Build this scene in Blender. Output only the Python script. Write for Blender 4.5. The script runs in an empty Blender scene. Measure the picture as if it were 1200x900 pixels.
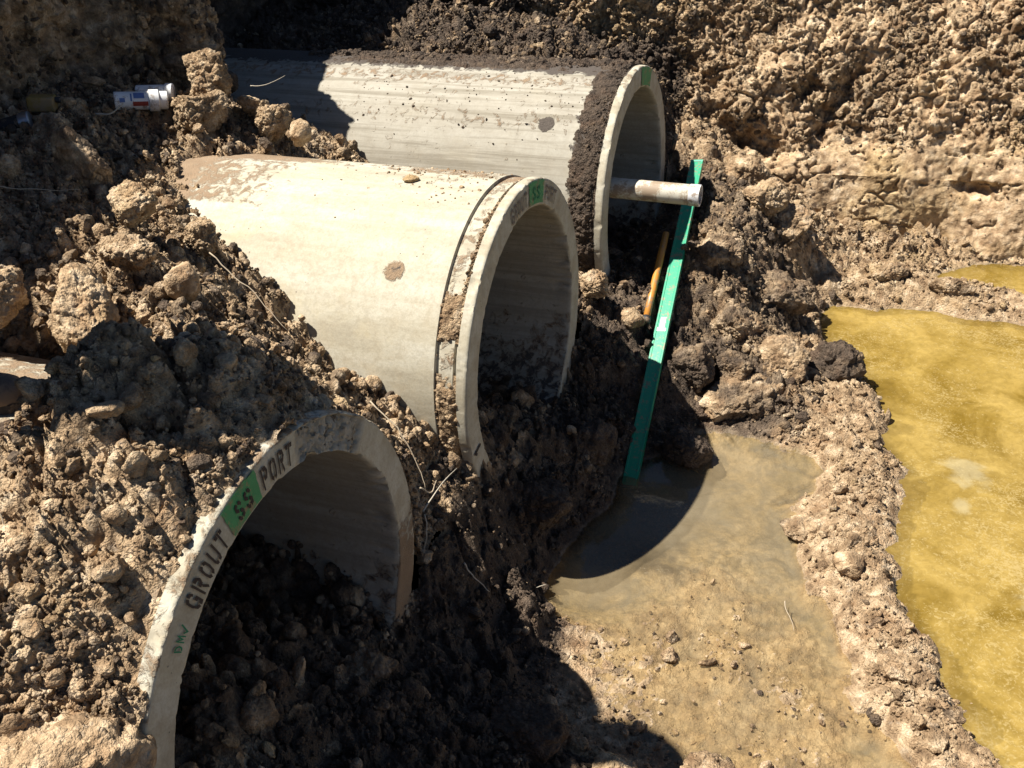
import bpy, bmesh, math, random
import numpy as np
from mathutils import Vector, Matrix, Euler

random.seed(7)
RNG = np.random.default_rng(7)
scene = bpy.context.scene
COL = scene.collection

# ------------------------------------------------------------------ noise
_T = RNG.normal(size=(4096, 3)); _T /= np.linalg.norm(_T, axis=1)[:, None]
_G = _T.astype(np.float32)
_RV = RNG.random((4096, 4)).astype(np.float32)

def _hash(i, j, k, s):
    with np.errstate(over='ignore'):
        n = (i.astype(np.uint32) * np.uint32(374761393) + j.astype(np.uint32) * np.uint32(668265263)
             + k.astype(np.uint32) * np.uint32(2246822519) + np.uint32((s * 3266489917) & 0xffffffff))
        n = (n ^ (n >> np.uint32(13))) * np.uint32(1274126177)
        n = n ^ (n >> np.uint32(16))
    return (n & np.uint32(4095)).astype(np.int64)

def perlin(p, seed=0):
    p = np.asarray(p, np.float32)
    f0 = np.floor(p); fr = p - f0; ii = f0.astype(np.int64)
    w = fr * fr * fr * (fr * (fr * 6 - 15) + 10)
    out = np.zeros(len(p), np.float32)
    for a in (0, 1):
        wa = w[:, 0] if a else 1 - w[:, 0]
        for b in (0, 1):
            wb = w[:, 1] if b else 1 - w[:, 1]
            for c in (0, 1):
                wc = w[:, 2] if c else 1 - w[:, 2]
                g = _G[_hash(ii[:, 0] + a, ii[:, 1] + b, ii[:, 2] + c, seed)]
                d = g[:, 0] * (fr[:, 0] - a) + g[:, 1] * (fr[:, 1] - b) + g[:, 2] * (fr[:, 2] - c)
                out += wa * wb * wc * d
    return out * 1.5

def fbm(p, scale, octv=4, gain=.5, seed=0):
    p = np.asarray(p, np.float32) * scale
    o = 0; a = 1.
    for k in range(octv):
        o = o + a * perlin(p, seed + k * 17)
        p = p * 2.03 + 11.3; a *= gain
    return o

def worley(p, scale, seed=0, flat=False):
    """F1, F2, a random number per cell"""
    p = np.asarray(p, np.float32) * scale
    f0 = np.floor(p); fr = p - f0; ii = f0.astype(np.int64)
    F1 = np.full(len(p), 9., np.float32); F2 = F1.copy(); R = np.zeros(len(p), np.float32)
    for a in (-1, 0, 1):
        for b in (-1, 0, 1):
            for c in ((0,) if flat else (-1, 0, 1)):
                h = _hash(ii[:, 0] + a, ii[:, 1] + b, ii[:, 2] * (0 if flat else 1) + c, seed)
                r = _RV[h]
                d = (a + r[:, 0] - fr[:, 0]) ** 2 + (b + r[:, 1] - fr[:, 1]) ** 2
                if not flat:
                    d = d + (c + r[:, 2] - fr[:, 2]) ** 2
                m = d < F1
                F2 = np.where(m, F1, np.minimum(F2, d))
                R = np.where(m, r[:, 3], R); F1 = np.where(m, d, F1)
    return np.sqrt(F1), np.sqrt(F2), R

def sstep(a, b, x):
    t = np.clip((np.asarray(x, float) - a) / (b - a), 0, 1); return t * t * (3 - 2 * t)

def lumps(p, scale, seed, flat=True):
    F1, F2, R = worley(p, scale, seed, flat)
    return np.sqrt(np.clip(1 - (F1 / .72) ** 2, 0, 1)) * (.25 + .75 * R)

def crags(p, scale, seed, flat=True):
    """broken, angular crumbs: every cell is a little tilted plate with a worn edge"""
    p = np.asarray(p, np.float32) * scale
    f0 = np.floor(p); fr = p - f0; ii = f0.astype(np.int64)
    F1 = np.full(len(p), 9., np.float32); F2 = F1.copy(); H = np.zeros(len(p), np.float32)
    for a in (-1, 0, 1):
        for b in (-1, 0, 1):
            for c in ((0,) if flat else (-1, 0, 1)):
                h = _hash(ii[:, 0] + a, ii[:, 1] + b, ii[:, 2] * (0 if flat else 1) + c, seed)
                r = _RV[h]; g = _G[(h * 7 + 13) & 4095]
                dx = fr[:, 0] - a - r[:, 0]; dy = fr[:, 1] - b - r[:, 1]; d = dx * dx + dy * dy; t = g[:, 0] * dx + g[:, 1] * dy
                if not flat:
                    dz = fr[:, 2] - c - r[:, 2]; d = d + dz * dz; t = t + g[:, 2] * dz
                m = d < F1
                F2 = np.where(m, F1, np.minimum(F2, d)); H = np.where(m, r[:, 3] * .8 + t * .75, H); F1 = np.where(m, d, F1)
    e = np.sqrt(F2) - np.sqrt(F1)
    return (H + .15) * np.clip(e / .28, 0, 1) ** .5 - .1 * np.exp(-(e / .07) ** 2)

# ------------------------------------------------------------------ mesh helpers
def mesh_from(name, V, F, mats, smooth=True, attrs=None, fmat=None):
    me = bpy.data.meshes.new(name)
    V = np.asarray(V, np.float32)
    if isinstance(F, np.ndarray):
        n = F.shape[1]
        me.vertices.add(len(V)); me.vertices.foreach_set('co', V.ravel())
        me.loops.add(F.size); me.loops.foreach_set('vertex_index', F.astype(np.int32).ravel())
        me.polygons.add(len(F)); me.polygons.foreach_set('loop_start', (np.arange(len(F)) * n).astype(np.int32))
        me.update(calc_edges=True)
    else:
        me.from_pydata(V.tolist(), [], F); me.update()
    for m in (mats if isinstance(mats, (list, tuple)) else [mats]):
        me.materials.append(m)
    if smooth:
        me.polygons.foreach_set('use_smooth', np.ones(len(me.polygons), bool))
    if fmat is not None:
        me.polygons.foreach_set('material_index', np.asarray(fmat, np.int32))
    for k, a in (attrs or {}).items():
        at = me.attributes.new(k, 'FLOAT', 'POINT'); at.data.foreach_set('value', np.asarray(a, np.float32))
    me.validate()
    return me

def link(name, me, parent=None):
    o = bpy.data.objects.new(name, me); COL.objects.link(o)
    if parent is not None: o.parent = parent
    return o

def tag(o, label=None, cat=None, group=None, kind=None):
    if label: o['label'] = label
    if cat: o['category'] = cat
    if group: o['group'] = group
    if kind: o['kind'] = kind
    return o

def thing(name, label, cat, loc=(0, 0, 0), group=None):
    o = bpy.data.objects.new(name, None); COL.objects.link(o); o.location = loc
    o.empty_display_size = .1
    return tag(o, label, cat, group)

def grid_faces(nu, nv, wrap_u=False):
    u = np.arange(nu if wrap_u else nu - 1); v = np.arange(nv - 1)
    U, Vv = np.meshgrid(u, v, indexing='ij'); U2 = (U + 1) % nu
    return np.stack([U * nv + Vv, U2 * nv + Vv, U2 * nv + Vv + 1, U * nv + Vv + 1], -1).reshape(-1, 4)

def tube(pts, rads, n=10, cap=True):
    """tube along points with a radius per point -> V, F(list)"""
    pts = [Vector(p) for p in pts]; V = []; F = []
    up = None
    for i, p in enumerate(pts):
        d = (pts[min(i + 1, len(pts) - 1)] - pts[max(i - 1, 0)]).normalized()
        if up is None:
            up = Vector((0, 0, 1)) if abs(d.z) < .9 else Vector((1, 0, 0))
        x = d.cross(up).normalized(); y = x.cross(d).normalized(); up = y
        for k in range(n):
            a = 2 * math.pi * k / n
            V.append(p + (x * math.cos(a) + y * math.sin(a)) * rads[i])
    for i in range(len(pts) - 1):
        for k in range(n):
            F.append((i * n + k, i * n + (k + 1) % n, (i + 1) * n + (k + 1) % n, (i + 1) * n + k))
    if cap:
        F.append(tuple(range(n))[::-1]); F.append(tuple((len(pts) - 1) * n + k for k in range(n)))
    return [tuple(v) for v in V], F

# ------------------------------------------------------------------ materials
class NT:
    def __init__(s, name):
        s.m = bpy.data.materials.new(name); s.m.use_nodes = True
        s.t = s.m.node_tree; s.t.nodes.clear()
        s.out = s.n('ShaderNodeOutputMaterial')
    def n(s, ty, **kw):
        nd = s.t.nodes.new(ty)
        for k, v in kw.items():
            if k == 'i':
                for kk, vv in v.items():
                    if hasattr(vv, 'is_output'): s.t.links.new(vv, nd.inputs[kk])
                    else: nd.inputs[kk].default_value = vv
            else: setattr(nd, k, v)
        return nd
    def pos(s): return s.n('ShaderNodeNewGeometry').outputs['Position']
    def obj(s): return s.n('ShaderNodeTexCoord').outputs['Object']
    def noise(s, vec, scale, det=4, rough=.55, dist=0):
        return s.n('ShaderNodeTexNoise', i={'Vector': vec, 'Scale': scale, 'Detail': det, 'Roughness': rough, 'Distortion': dist}).outputs['Fac']
    def ramp(s, fac, *stops):
        r = s.n('ShaderNodeValToRGB', i={'Fac': fac}); e = r.color_ramp.elements
        while len(e) < len(stops): e.new(.5)
        for el, (p, c) in zip(e, stops):
            el.position = p; el.color = (c if len(c) == 4 else (*c, 1)) if isinstance(c, tuple) else (c, c, c, 1)
        return r.outputs['Color']
    def math(s, op, a, b=0., c=0., clamp=False):
        return s.n('ShaderNodeMath', operation=op, use_clamp=clamp, i={0: a, 1: b, 2: c}).outputs[0]
    def mix(s, fac, a, b, mode='MIX'):
        nd = s.n('ShaderNodeMix', data_type='RGBA', blend_type=mode)
        for idx, v in ((0, fac), (6, a), (7, b)):
            if hasattr(v, 'is_output'): s.t.links.new(v, nd.inputs[idx])
            else: nd.inputs[idx].default_value = v if idx == 0 else ((*v, 1) if len(v) == 3 else v)
        return nd.outputs[2]
    def attr(s, name, ty='GEOMETRY'):
        return s.n('ShaderNodeAttribute', attribute_name=name, attribute_type=ty).outputs['Fac']
    def sm(s, x, a, b):
        nd = s.n('ShaderNodeMapRange', interpolation_type='SMOOTHSTEP', i={'Value': x, 'From Min': a, 'From Max': b})
        return nd.outputs[0]
    def bump(s, h, dist, strength=1., normal=None):
        i = {'Height': h, 'Distance': dist, 'Strength': strength}
        if normal is not None: i['Normal'] = normal
        return s.n('ShaderNodeBump', i=i).outputs['Normal']
    def pbsdf(s, col, rough=.8, normal=None, spec=.3, metal=0.):
        i = {'Base Color': col if hasattr(col, 'is_output') else (*col, 1), 'Roughness': rough, 'Specular IOR Level': spec, 'Metallic': metal}
        if normal is not None: i['Normal'] = normal
        return s.n('ShaderNodeBsdfPrincipled', i=i).outputs[0]
    def done(s, sh):
        s.t.links.new(sh, s.out.inputs['Surface']); return s.m

def soil_material():
    s = NT('soil'); p = s.pos()
    big = s.noise(p, 2.2, 5, .6); mid = s.noise(p, 17, 5, .6, .4); fine = s.noise(p, 95, 4, .65)
    dry = s.ramp(mid, (.29, (.165, .105, .058)), (.43, (.33, .224, .128)), (.55, (.51, .370, .224)), (.71, (.74, .59, .405)))
    red = s.ramp(s.noise(p, 9, 3, .5, 1.), (.52, 0.), (.68, 1.))
    dry = s.mix(s.math('MULTIPLY', red, .30), dry, (.36, .20, .095))
    pale = s.ramp(s.noise(p, 30, 3, .5), (.63, 0.), (.72, 1.))
    dry = s.mix(s.math('MULTIPLY', pale, .45), dry, (.52, .43, .32))
    # freshly dug, still damp soil: dark grey-brown
    damp = s.ramp(mid, (.3, (.046, .033, .023)), (.55, (.105, .075, .051)), (.75, (.20, .145, .10)))
    damp = s.mix(s.math('MULTIPLY', red, .30), damp, (.115, .060, .030))
    ochre = s.ramp(mid, (.3, (.34, .225, .105)), (.55, (.50, .36, .185)), (.75, (.60, .47, .28)))
    w = s.math('ADD', s.attr('wet'), s.attr('wet', 'INSTANCER'), clamp=True)  # wet: damp soil, plus shade painted on puddle bottom and far-left mound
    wn = s.sm(s.math('ADD', s.math('ADD', w, s.math('MULTIPLY', s.math('SUBTRACT', big, .5), .8)), s.math('MULTIPLY', s.math('SUBTRACT', s.noise(p, 13, 4, .6, .5), .5), 1.0)), .22, .80)
    o = s.math('ADD', s.attr('ochre'), s.attr('ochre', 'INSTANCER'), clamp=True)
    on = s.sm(s.math('ADD', o, s.math('MULTIPLY', s.math('SUBTRACT', s.noise(p, 5, 4, .6), .5), 1.5)), .3, .9)
    c = s.mix(s.math('MULTIPLY', on, .75), dry, ochre)
    c = s.mix(wn, c, damp)
    c = s.mix(.55, c, s.mix(fine, (.66, .66, .66), (1.45, 1.42, 1.38)), 'MULTIPLY')
    wp = s.n('ShaderNodeVectorMath', operation='ADD', i={0: p, 1: s.n('ShaderNodeVectorMath', operation='SCALE', i={0: s.n('ShaderNodeTexNoise', i={'Vector': p, 'Scale': 60.}).outputs['Color'], 'Scale': .012}).outputs[0]}).outputs[0]
    v1 = s.n('ShaderNodeTexVoronoi', i={'Vector': wp, 'Scale': 105., 'Randomness': 1.}); v2 = s.n('ShaderNodeTexVoronoi', i={'Vector': wp, 'Scale': 240., 'Randomness': 1.})
    g1 = s.n('ShaderNodeSeparateColor', i={0: v1.outputs['Color']}).outputs[0]; g2 = s.n('ShaderNodeSeparateColor', i={0: v2.outputs['Color']}).outputs[0]
    c = s.mix(.5, c, s.mix(g1, (.80, .79, .78), (1.30, 1.31, 1.33)), 'MULTIPLY')
    h = s.math('ADD', s.math('MULTIPLY', fine, .6), s.math('MULTIPLY', s.noise(p, 330, 3, .6), .25))
    h = s.math('ADD', h, s.math('MULTIPLY', g1, .30)); h = s.math('ADD', h, s.math('MULTIPLY', g2, .14))
    h = s.math('SUBTRACT', h, s.math('MULTIPLY', v1.outputs['Distance'], .55)); h = s.math('SUBTRACT', h, s.math('MULTIPLY', v2.outputs['Distance'], .25))
    silt = s.attr('silt')
    cloud = s.noise(p, 3.2, 5, .6, .8)
    mudc = s.ramp(cloud, (.32, (.235, .185, .095)), (.46, (.40, .30, .165)), (.58, (.50, .385, .235)), (.72, (.33, .285, .21)))
    mudc = s.mix(s.ramp(s.noise(p, 5.5, 6, .68, .7), (.47, 0.), (.62, .85)), mudc, (.135, .125, .108))
    mudc = s.mix(s.ramp(s.noise(p, 42, 4, .65), (.38, .55), (.56, 0.)), mudc, (.17, .135, .085))
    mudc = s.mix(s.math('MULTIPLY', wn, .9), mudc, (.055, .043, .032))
    mudc = s.mix(1., mudc, (.82, .81, .80), 'MULTIPLY')
    c = s.mix(silt, c, mudc)
    n = s.bump(h, .012, s.math('SUBTRACT', s.math('SUBTRACT', 1., s.math('MULTIPLY', silt, .62)), s.math('MULTIPLY', s.attr('flat'), .62), clamp=True))
    rough = s.math('SUBTRACT', s.math('SUBTRACT', .97, s.math('MULTIPLY', wn, s.math('MULTIPLY', fine, .55))), s.math('MULTIPLY', silt, .45))
    c = s.mix(1., c, (.76, .755, .75), 'MULTIPLY')
    return s.done(s.pbsdf(c, rough, n, .25))

def concrete_material():
    s = NT('concrete'); p = s.obj()
    st = s.n('ShaderNodeMapping', i={'Vector': p, 'Scale': (1.2, 9., 9.)}).outputs[0]
    a = s.noise(st, 1.6, 6, .6); b = s.noise(p, 14, 5, .65); f = s.noise(p, 160, 3, .6)
    c = s.ramp(a, (.25, (.36, .315, .225)), (.45, (.47, .425, .315)), (.6, (.53, .49, .38)), (.8, (.58, .55, .45)))
    c = s.mix(s.ramp(b, (.3, .45), (.55, 0.)), c, (.40, .33, .215))
    c = s.mix(.6, c, s.mix(f, (.66, .66, .66), (1.32, 1.32, 1.32)), 'MULTIPLY')
    c = s.mix(s.ramp(s.noise(p, 55, 4, .7), (.40, .30), (.52, 0.)), c, (.30, .255, .175))
    c = s.mix(s.ramp(s.noise(p, 4.5, 5, .6), (.56, 0.), (.74, .40)), c, (.56, .47, .27))
    grey = s.attr('grey')
    c = s.mix(s.math('MULTIPLY', grey, .7), c, s.mix(b, (.23, .21, .172), (.40, .37, .31)))
    st2 = s.n('ShaderNodeMapping', i={'Vector': p, 'Scale': (.9, 26., 26.)}).outputs[0]
    c = s.mix(s.math('MULTIPLY', grey, s.ramp(s.noise(st2, 1.4, 6, .65, .3), (.47, 0.), (.62, .75))), c, (.20, .172, .122))
    # pores and specks
    v = s.n('ShaderNodeTexVoronoi', i={'Vector': p, 'Scale': 38., 'Randomness': 1.}).outputs['Distance']
    pore = s.math('MULTIPLY', s.ramp(v, (.05, 1.), (.10, 0.)), s.ramp(s.noise(p, 5, 2), (.52, 0.), (.6, 1.)))
    c = s.mix(pore, c, (.10, .08, .06))
    n1 = s.noise(p, 26, 6, .68, .5)
    d = s.sm(s.math('ADD', s.attr('dirt'), s.math('MULTIPLY', s.math('SUBTRACT', n1, .5), 1.7)), .35, .62)
    soil = s.mix(b, (.17, .105, .058), (.37, .25, .145))
    c = s.mix(s.math('MULTIPLY', d, .9), c, soil)
    m = s.sm(s.math('ADD', s.attr('mud'), s.math('MULTIPLY', s.math('SUBTRACT', n1, .5), 1.5)), .38, .55)
    c = s.mix(m, c, s.mix(f, (.045, .036, .028), (.135, .11, .088)))
    h = s.math('ADD', s.math('MULTIPLY', b, .35), s.math('MULTIPLY', f, .15))
    h = s.math('SUBTRACT', h, s.math('MULTIPLY', pore, .5))
    dm = s.math('MAXIMUM', d, m)
    h = s.math('ADD', h, s.math('MULTIPLY', dm, s.math('ADD', .5, s.math('MULTIPLY', f, 1.3))))
    n = s.bump(h, .006, .7)
    c = s.mix(1., c, (.80, .80, .81), 'MULTIPLY')
    return s.done(s.pbsdf(c, .88, n, .3))

def simple(name, col, rough=.6, var=.15, scale=20., bump=.001, spec=.4, metal=0., dirt=.0):
    s = NT(name); p = s.obj(); n1 = s.noise(p, scale, 5, .6); f = s.noise(p, scale * 9, 3, .6)
    col = tuple(.77 * c for c in col); lo = tuple(c * (1 - var) for c in col); hi = tuple(min(1, c * (1 + var)) for c in col)
    c = s.mix(n1, lo, hi)
    if dirt:
        g = s.sm(s.math('ADD', s.noise(p, scale * .6, 6, .7), s.math('MULTIPLY', f, .25)), .68 - dirt * .3, .78 - dirt * .2)
        c = s.mix(s.math('MULTIPLY', g, .85), c, (.22, .15, .09))
    n = s.bump(s.math('ADD', n1, s.math('MULTIPLY', f, .4)), bump, .6)
    return s.done(s.pbsdf(c, rough, n, spec, metal))

def puddle_material(name, murk_col, murk_col2, tint, scum, lo, hi, rough=.03):
    s = NT(name); p = s.pos()
    big = s.noise(p, 2.6, 6, .6, .9); fin = s.noise(p, 26, 5, .65, .6)
    c = s.mix(s.ramp(big, (.35, 0.), (.65, 1.)), murk_col, murk_col2)
    c = s.mix(s.ramp(fin, (.35, .35), (.6, 0.)), c, tuple(x * .55 for x in murk_col))
    fl = s.noise(p, 75, 4, .6, 1.2)
    patch = s.noise(p, 3.1, 4, .55, .6)
    thr = s.math('ADD', fl, s.math('MULTIPLY', s.math('SUBTRACT', patch, .5), .55))
    sc = s.math('MULTIPLY', s.sm(thr, .52, .70), scum * .8)
    c = s.mix(sc, c, (.46, .35, .15))
    veil = 0.
    for (vx, vy, r) in ((1.62, .60, .085), (1.60, .36, .04), (1.85, -.12, .07), (2.05, .95, .06)):
        dd = s.n('ShaderNodeVectorMath', operation='DISTANCE', i={0: p, 1: (vx, vy, 0.)}).outputs['Value']
        veil = s.math('MAXIMUM', veil, s.math('SUBTRACT', 1., s.math('DIVIDE', dd, r * 2.2)))
    veil = s.math('ADD', veil, s.math('MULTIPLY', s.math('SUBTRACT', s.noise(p, 9., 5, .62, .5), .5), 1.7))
    veil = s.math('MULTIPLY', s.sm(veil, .36, .85), scum * .55)
    c = s.mix(veil, c, (.50, .44, .27))
    dep = s.attr('depth')
    fac = s.n('ShaderNodeMapRange', i={'Value': dep, 'From Min': 0., 'From Max': .05, 'To Min': lo, 'To Max': hi}).outputs[0]
    fac = s.math('ADD', fac, s.math('MULTIPLY', s.math('SUBTRACT', big, .5), .5), clamp=True)
    fac = s.math('MAXIMUM', fac, s.math('MULTIPLY', sc, .9), clamp=True)
    c = s.mix(1., c, (.74, .74, .74), 'MULTIPLY')
    dif = s.n('ShaderNodeBsdfDiffuse', i={'Color': c}).outputs[0]
    tr = s.n('ShaderNodeBsdfTransparent', i={'Color': (*tint, 1)}).outputs[0]
    body = s.n('ShaderNodeMixShader', i={0: fac, 1: tr, 2: dif}).outputs[0]
    n = s.bump(s.math('ADD', s.noise(p, 18, 3, .5, .6), s.math('MULTIPLY', sc, .3)), .0012, .5)
    gl = s.n('ShaderNodeBsdfGlossy', i={'Color': (1, 1, 1, 1), 'Roughness': rough, 'Normal': n}).outputs[0]
    fr = s.n('ShaderNodeFresnel', i={'IOR': 1.333, 'Normal': n}).outputs[0]
    return s.done(s.n('ShaderNodeMixShader', i={0: fr, 1: body, 2: gl}).outputs[0])

M_SOIL = soil_material()
M_CONC = concrete_material()
M_GREENPAINT = simple('green_paint', (.035, .27, .105), .55, .25, 25, .002, .3, dirt=.25)
M_STENCIL = simple('stencil_ink', (.060, .045, .038), .8, .4, 60, .001, .2)
M_FADED = simple('faded_ink', (.20, .165, .135), .85, .35, 60, .001, .2)
M_GREENINK = simple('green_ink', (.03, .22, .11), .7, .3, 60, .001, .2)
M_LEVEL = simple('emerald_enamel', (.008, .33, .165), .35, .10, 70, .0004, .5, dirt=.10)
M_LEVELEDGE = simple('emerald_edge', (.10, .42, .27), .35, .10, 18, .0006, .5)
M_BLACK = simple('black_rubber', (.02, .02, .022), .6, .2, 30, .001, .4, dirt=.1)
M_STICKER = simple('silver_sticker', (.42, .40, .43), .4, .25, 60, .0005, .4)
M_VIAL = simple('vial_yellow', (.55, .65, .1), .15, .05, 30, .0002, .6)
M_ORANGE = simple('orange_fibreglass', (.58, .24, .035), .42, .12, 30, .0006, .45, dirt=.1)
M_PVC = simple('white_pvc', (.78, .78, .76), .4, .06, 30, .0008, .45, dirt=.12)
M_PVC_OLD = simple('dusty_pvc', (.60, .56, .45), .6, .14, 14, .0015, .35, dirt=.25)
M_PRINT = simple('blue_print', (.10, .17, .38), .5, .3, 40, .0005, .3)
M_PRINTRED = simple('red_print', (.30, .045, .03), .5, .3, 40, .0005, .3)
M_TWIG = simple('dry_root', (.42, .34, .24), .85, .3, 60, .002, .2)
M_STRAW = simple('bleached_stalk', (.50, .44, .34), .7, .15, 60, .001, .2)
M_LEATHER = simple('muddy_leather', (.15, .105, .075), .7, .4, 14, .003, .3, dirt=.45)
M_SOLE = simple('boot_sole', (.05, .045, .04), .8, .3, 40, .002, .3, dirt=.4)
M_TROUSER = simple('work_trousers', (.06, .075, .11), .9, .25, 18, .004, .2)
M_VEST = simple('orange_workwear', (.75, .21, .02), .8, .1, 18, .003, .3)
M_SKIN = simple('skin', (.46, .27, .19), .5, .08, 40, .0008, .4)
M_HAT = simple('white_hard_hat', (.78, .78, .76), .3, .04, 30, .0004, .5)
M_HAIR = simple('brown_hair', (.05, .03, .02), .6, .3, 80, .002, .3)
M_YELLOW = simple('faded_yellow', (.26, .17, .045), .7, .3, 20, .001, .3, dirt=.3)
M_STEEL = simple('grey_steel', (.35, .37, .40), .35, .1, 30, .0005, .5, .8)
M_PUDDLE = puddle_material('murky_water', (.41, .31, .17), (.36, .29, .18), (.93, .90, .80), .06, .03, .42)
M_POND = puddle_material('ochre_water', (.215, .135, .020), (.42, .292, .082), (.6, .45, .15), .75, .55, .99, .06)

# ------------------------------------------------------------------ layout (metres; z = 0 is the water level)
PIPE_Y = [-1.620, 0.0, 1.533]; ZP = .68; RO = .60; RI = .50
SUN = Vector((.50, .19, -1.0)).normalized()

def tps(ctrl):
    ctrl = np.array(ctrl, float); X = ctrl[:, :2]; z = ctrl[:, 2]; n = len(X)
    def U(r2): return np.where(r2 > 1e-12, r2 * np.log(np.maximum(r2, 1e-12)), 0) * .5
    K = U(((X[:, None] - X[None]) ** 2).sum(-1)) + np.eye(n) * .004
    P = np.c_[np.ones(n), X]; A = np.zeros((n + 3, n + 3)); A[:n, :n] = K; A[:n, n:] = P; A[n:, :n] = P.T
    w = np.linalg.solve(A, np.r_[z, 0, 0, 0])
    def f(x, y):
        x = np.asarray(x, float); y = np.asarray(y, float)
        o = w[n] + w[n + 1] * x + w[n + 2] * y
        for i in range(n):
            o = o + w[i] * U((x - X[i, 0]) ** 2 + (y - X[i, 1]) ** 2)
        return o
    return f

F_CTRL = [(0,-1.22,.34),(0,-1.5,.42),(0,-1.8,.6),(0,-2.1,.70),(0,-2.3,.80),(-.3,-1.6,.60),(-.3,-1.3,.44),(-.8,-1.6,.66),(-.3,-2.0,.72),
 (.25,-1.3,.2),(.45,-1.05,.03),(.25,-1.0,.12),(.3,-1.7,.36),(.55,-1.3,.09),(.6,-1.8,.27),(.9,-1.45,.04),(.3,-2.3,.58),(.9,-2.2,.4),(1.3,-1.4,.01),
 (1.3,-2.0,.3),(1.2,-2.8,.8),(2.2,-2.8,.7),(2.4,-1.8,.1),(0,-.8,.5),(.1,-.85,.33),(.2,-.75,.12),(.22,-.55,-.01),(0,-.52,.46),(0,-.2,.33),(0,.35,.22),
 (-.4,0,.28),(-.4,.3,.2),(-.9,0,.15),(.12,-.3,.2),(.2,0,.2),(.27,-.15,-.01),(.32,.1,-.03),(.21,-.35,.02),(.2,.3,.17),(.4,.35,.02),(.34,.25,-.02),(.32,.5,.09),(.30,.7,.2),
 (.5,.2,-.05),(.7,.4,-.06),(.75,.1,-.05),(.5,-.3,-.03),(.9,.4,-.04),(.85,-.2,-.02),(.6,-.6,-.009),(.8,-.7,-.009),(1.0,-.5,-.014),(1.2,-.8,-.007),(.9,-.35,-.022),(1.0,-.9,-.006),
 (.68,-.9,-.004),(1.0,-1.05,-.004),(.38,-.7,.006),(1.2,-1.1,-.004),(.75,-1.1,.0),(0,.77,.5),(0,.94,.44),(0,1.5,.36),(0,2.01,.4),(-.4,1.5,.33),(-.9,1.5,.25),(.15,.6,.32),(.25,.8,.28),
 (.25,1.05,.40),(.3,1.4,.5),(.48,1.4,.58),(.5,1.8,.55),(.3,2.2,.58),(.7,2.1,.40),(.6,1.1,.24),(.6,.85,.13),(.5,.65,.05),(.75,1.2,.2),(.8,.8,.11),
 (.9,1.0,.13),(1.0,1.3,.05),(1.12,1.5,-.06),(1.0,1.75,-.05),(.82,1.6,.10),(.88,1.95,.05),(.1,2.4,.72),(.6,2.5,.32),(1.1,2.3,.08),(1,2.5,.12),
 (1.4,1.4,-.1),(1.8,1.5,-.12),(1.7,.8,-.12),(1.8,.2,-.12),(2,-.5,-.12),(2.5,0,-.12),(2.5,1.5,-.12),(2.6,-1,-.12),(1.9,2.48,-.07),(2.4,2.5,-.08),(1.62,2.44,-.05),(1.3,2.5,.10),(1.8,2.68,.02),(2.3,2.68,.02),
 (.6,2.78,.22),(1,2.78,.10),(1.6,2.82,.12),(2.2,2.84,.12),(3.2,0,-.1),(3.2,2,-.1),(3.2,-2,.1),(1.9,-1.2,-.1)]
B_CTRL = [(-.05,-1.62,1.30),(-.05,-1.3,1.17),(-.05,-1.1,.92),(-.05,-1.9,1.2),(-.05,-2.1,1.04),(-.05,-2.25,.95),(-.25,-1.62,1.37),(-.45,-1.62,1.41),
 (-.4,-1.3,1.36),(-.45,-1.9,1.35),(-.4,-2.2,1.12),(-.68,-1.75,1.06),(-.57,-1.62,1.24),(-.78,-1.5,1.0),(-1.0,-1.45,.98),(-.78,-1.33,1.04),(-1.1,-1.6,1.04),(-1.0,-1.75,1.06),(-.85,-1.98,1.0),
 (-.9,-1.15,1.28),(-.6,-1.05,1.22),(-.4,-1.0,1.10),(-.03,-.8,.58),(-.2,-.8,.74),(-.4,-.8,.9),(-.46,-.62,.8),(-.78,-.5,1.03),(-.8,-.8,1.2),(-1.0,-.84,1.32),
 (-1.2,-.3,1.2),(-1.3,-.6,1.33),(-1.43,.07,1.265),(-.3,0,.9),(-.7,0,.9),(-1.1,.05,1.1),(-.3,.3,.8),(-.9,.3,.95),(-1.7,0,1.36),(-1.5,-.5,1.38),(-2.,-.2,1.42),
 (-2.1,.5,1.38),(-1.6,.35,1.36),(-1.35,.45,1.28),(-1.25,.75,1.1),(-1.6,.75,1.2),(-2.,-.8,1.38),(-1.5,-1.1,1.34),(-2,-1.5,1.3),(-1.5,-1.9,1.15),(-2,-2.3,1.2),
 (-1,-2.5,1.1),(-.3,-2.5,.95),(-.9,.78,.8),(-.4,.78,.65),(-.03,.77,.5),(-.5,1.5,.8),(-1.2,1.5,.9),(-2,1.2,1.0),(-1.9,.95,1.1),(-2.2,1.5,.95),(-.3,2.2,1.08),
 (-1,2.2,1.18),(-1.8,2.2,1.2),(-.03,2.2,.88),(-1,2.5,1.24),(-.03,2.5,.82),(-2.3,2.2,1.15),(0,-3.1,.95),(-1,-3.1,1.1),(-2,-3.1,1.2)]
_F = tps(F_CTRL); _B = tps(B_CTRL)

def polydist(x, y, pl):
    best = np.full(x.shape, 1e9); bt = np.zeros(x.shape)
    for i in range(len(pl) - 1):
        a = np.array(pl[i][:2]); b = np.array(pl[i + 1][:2]); d = b - a
        t = np.clip(((x - a[0]) * d[0] + (y - a[1]) * d[1]) / (d @ d), 0, 1)
        q = np.hypot(x - a[0] - t * d[0], y - a[1] - t * d[1])
        m = q < best; best = np.where(m, q, best); bt = np.where(m, i + t, bt)
    return best, bt

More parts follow.
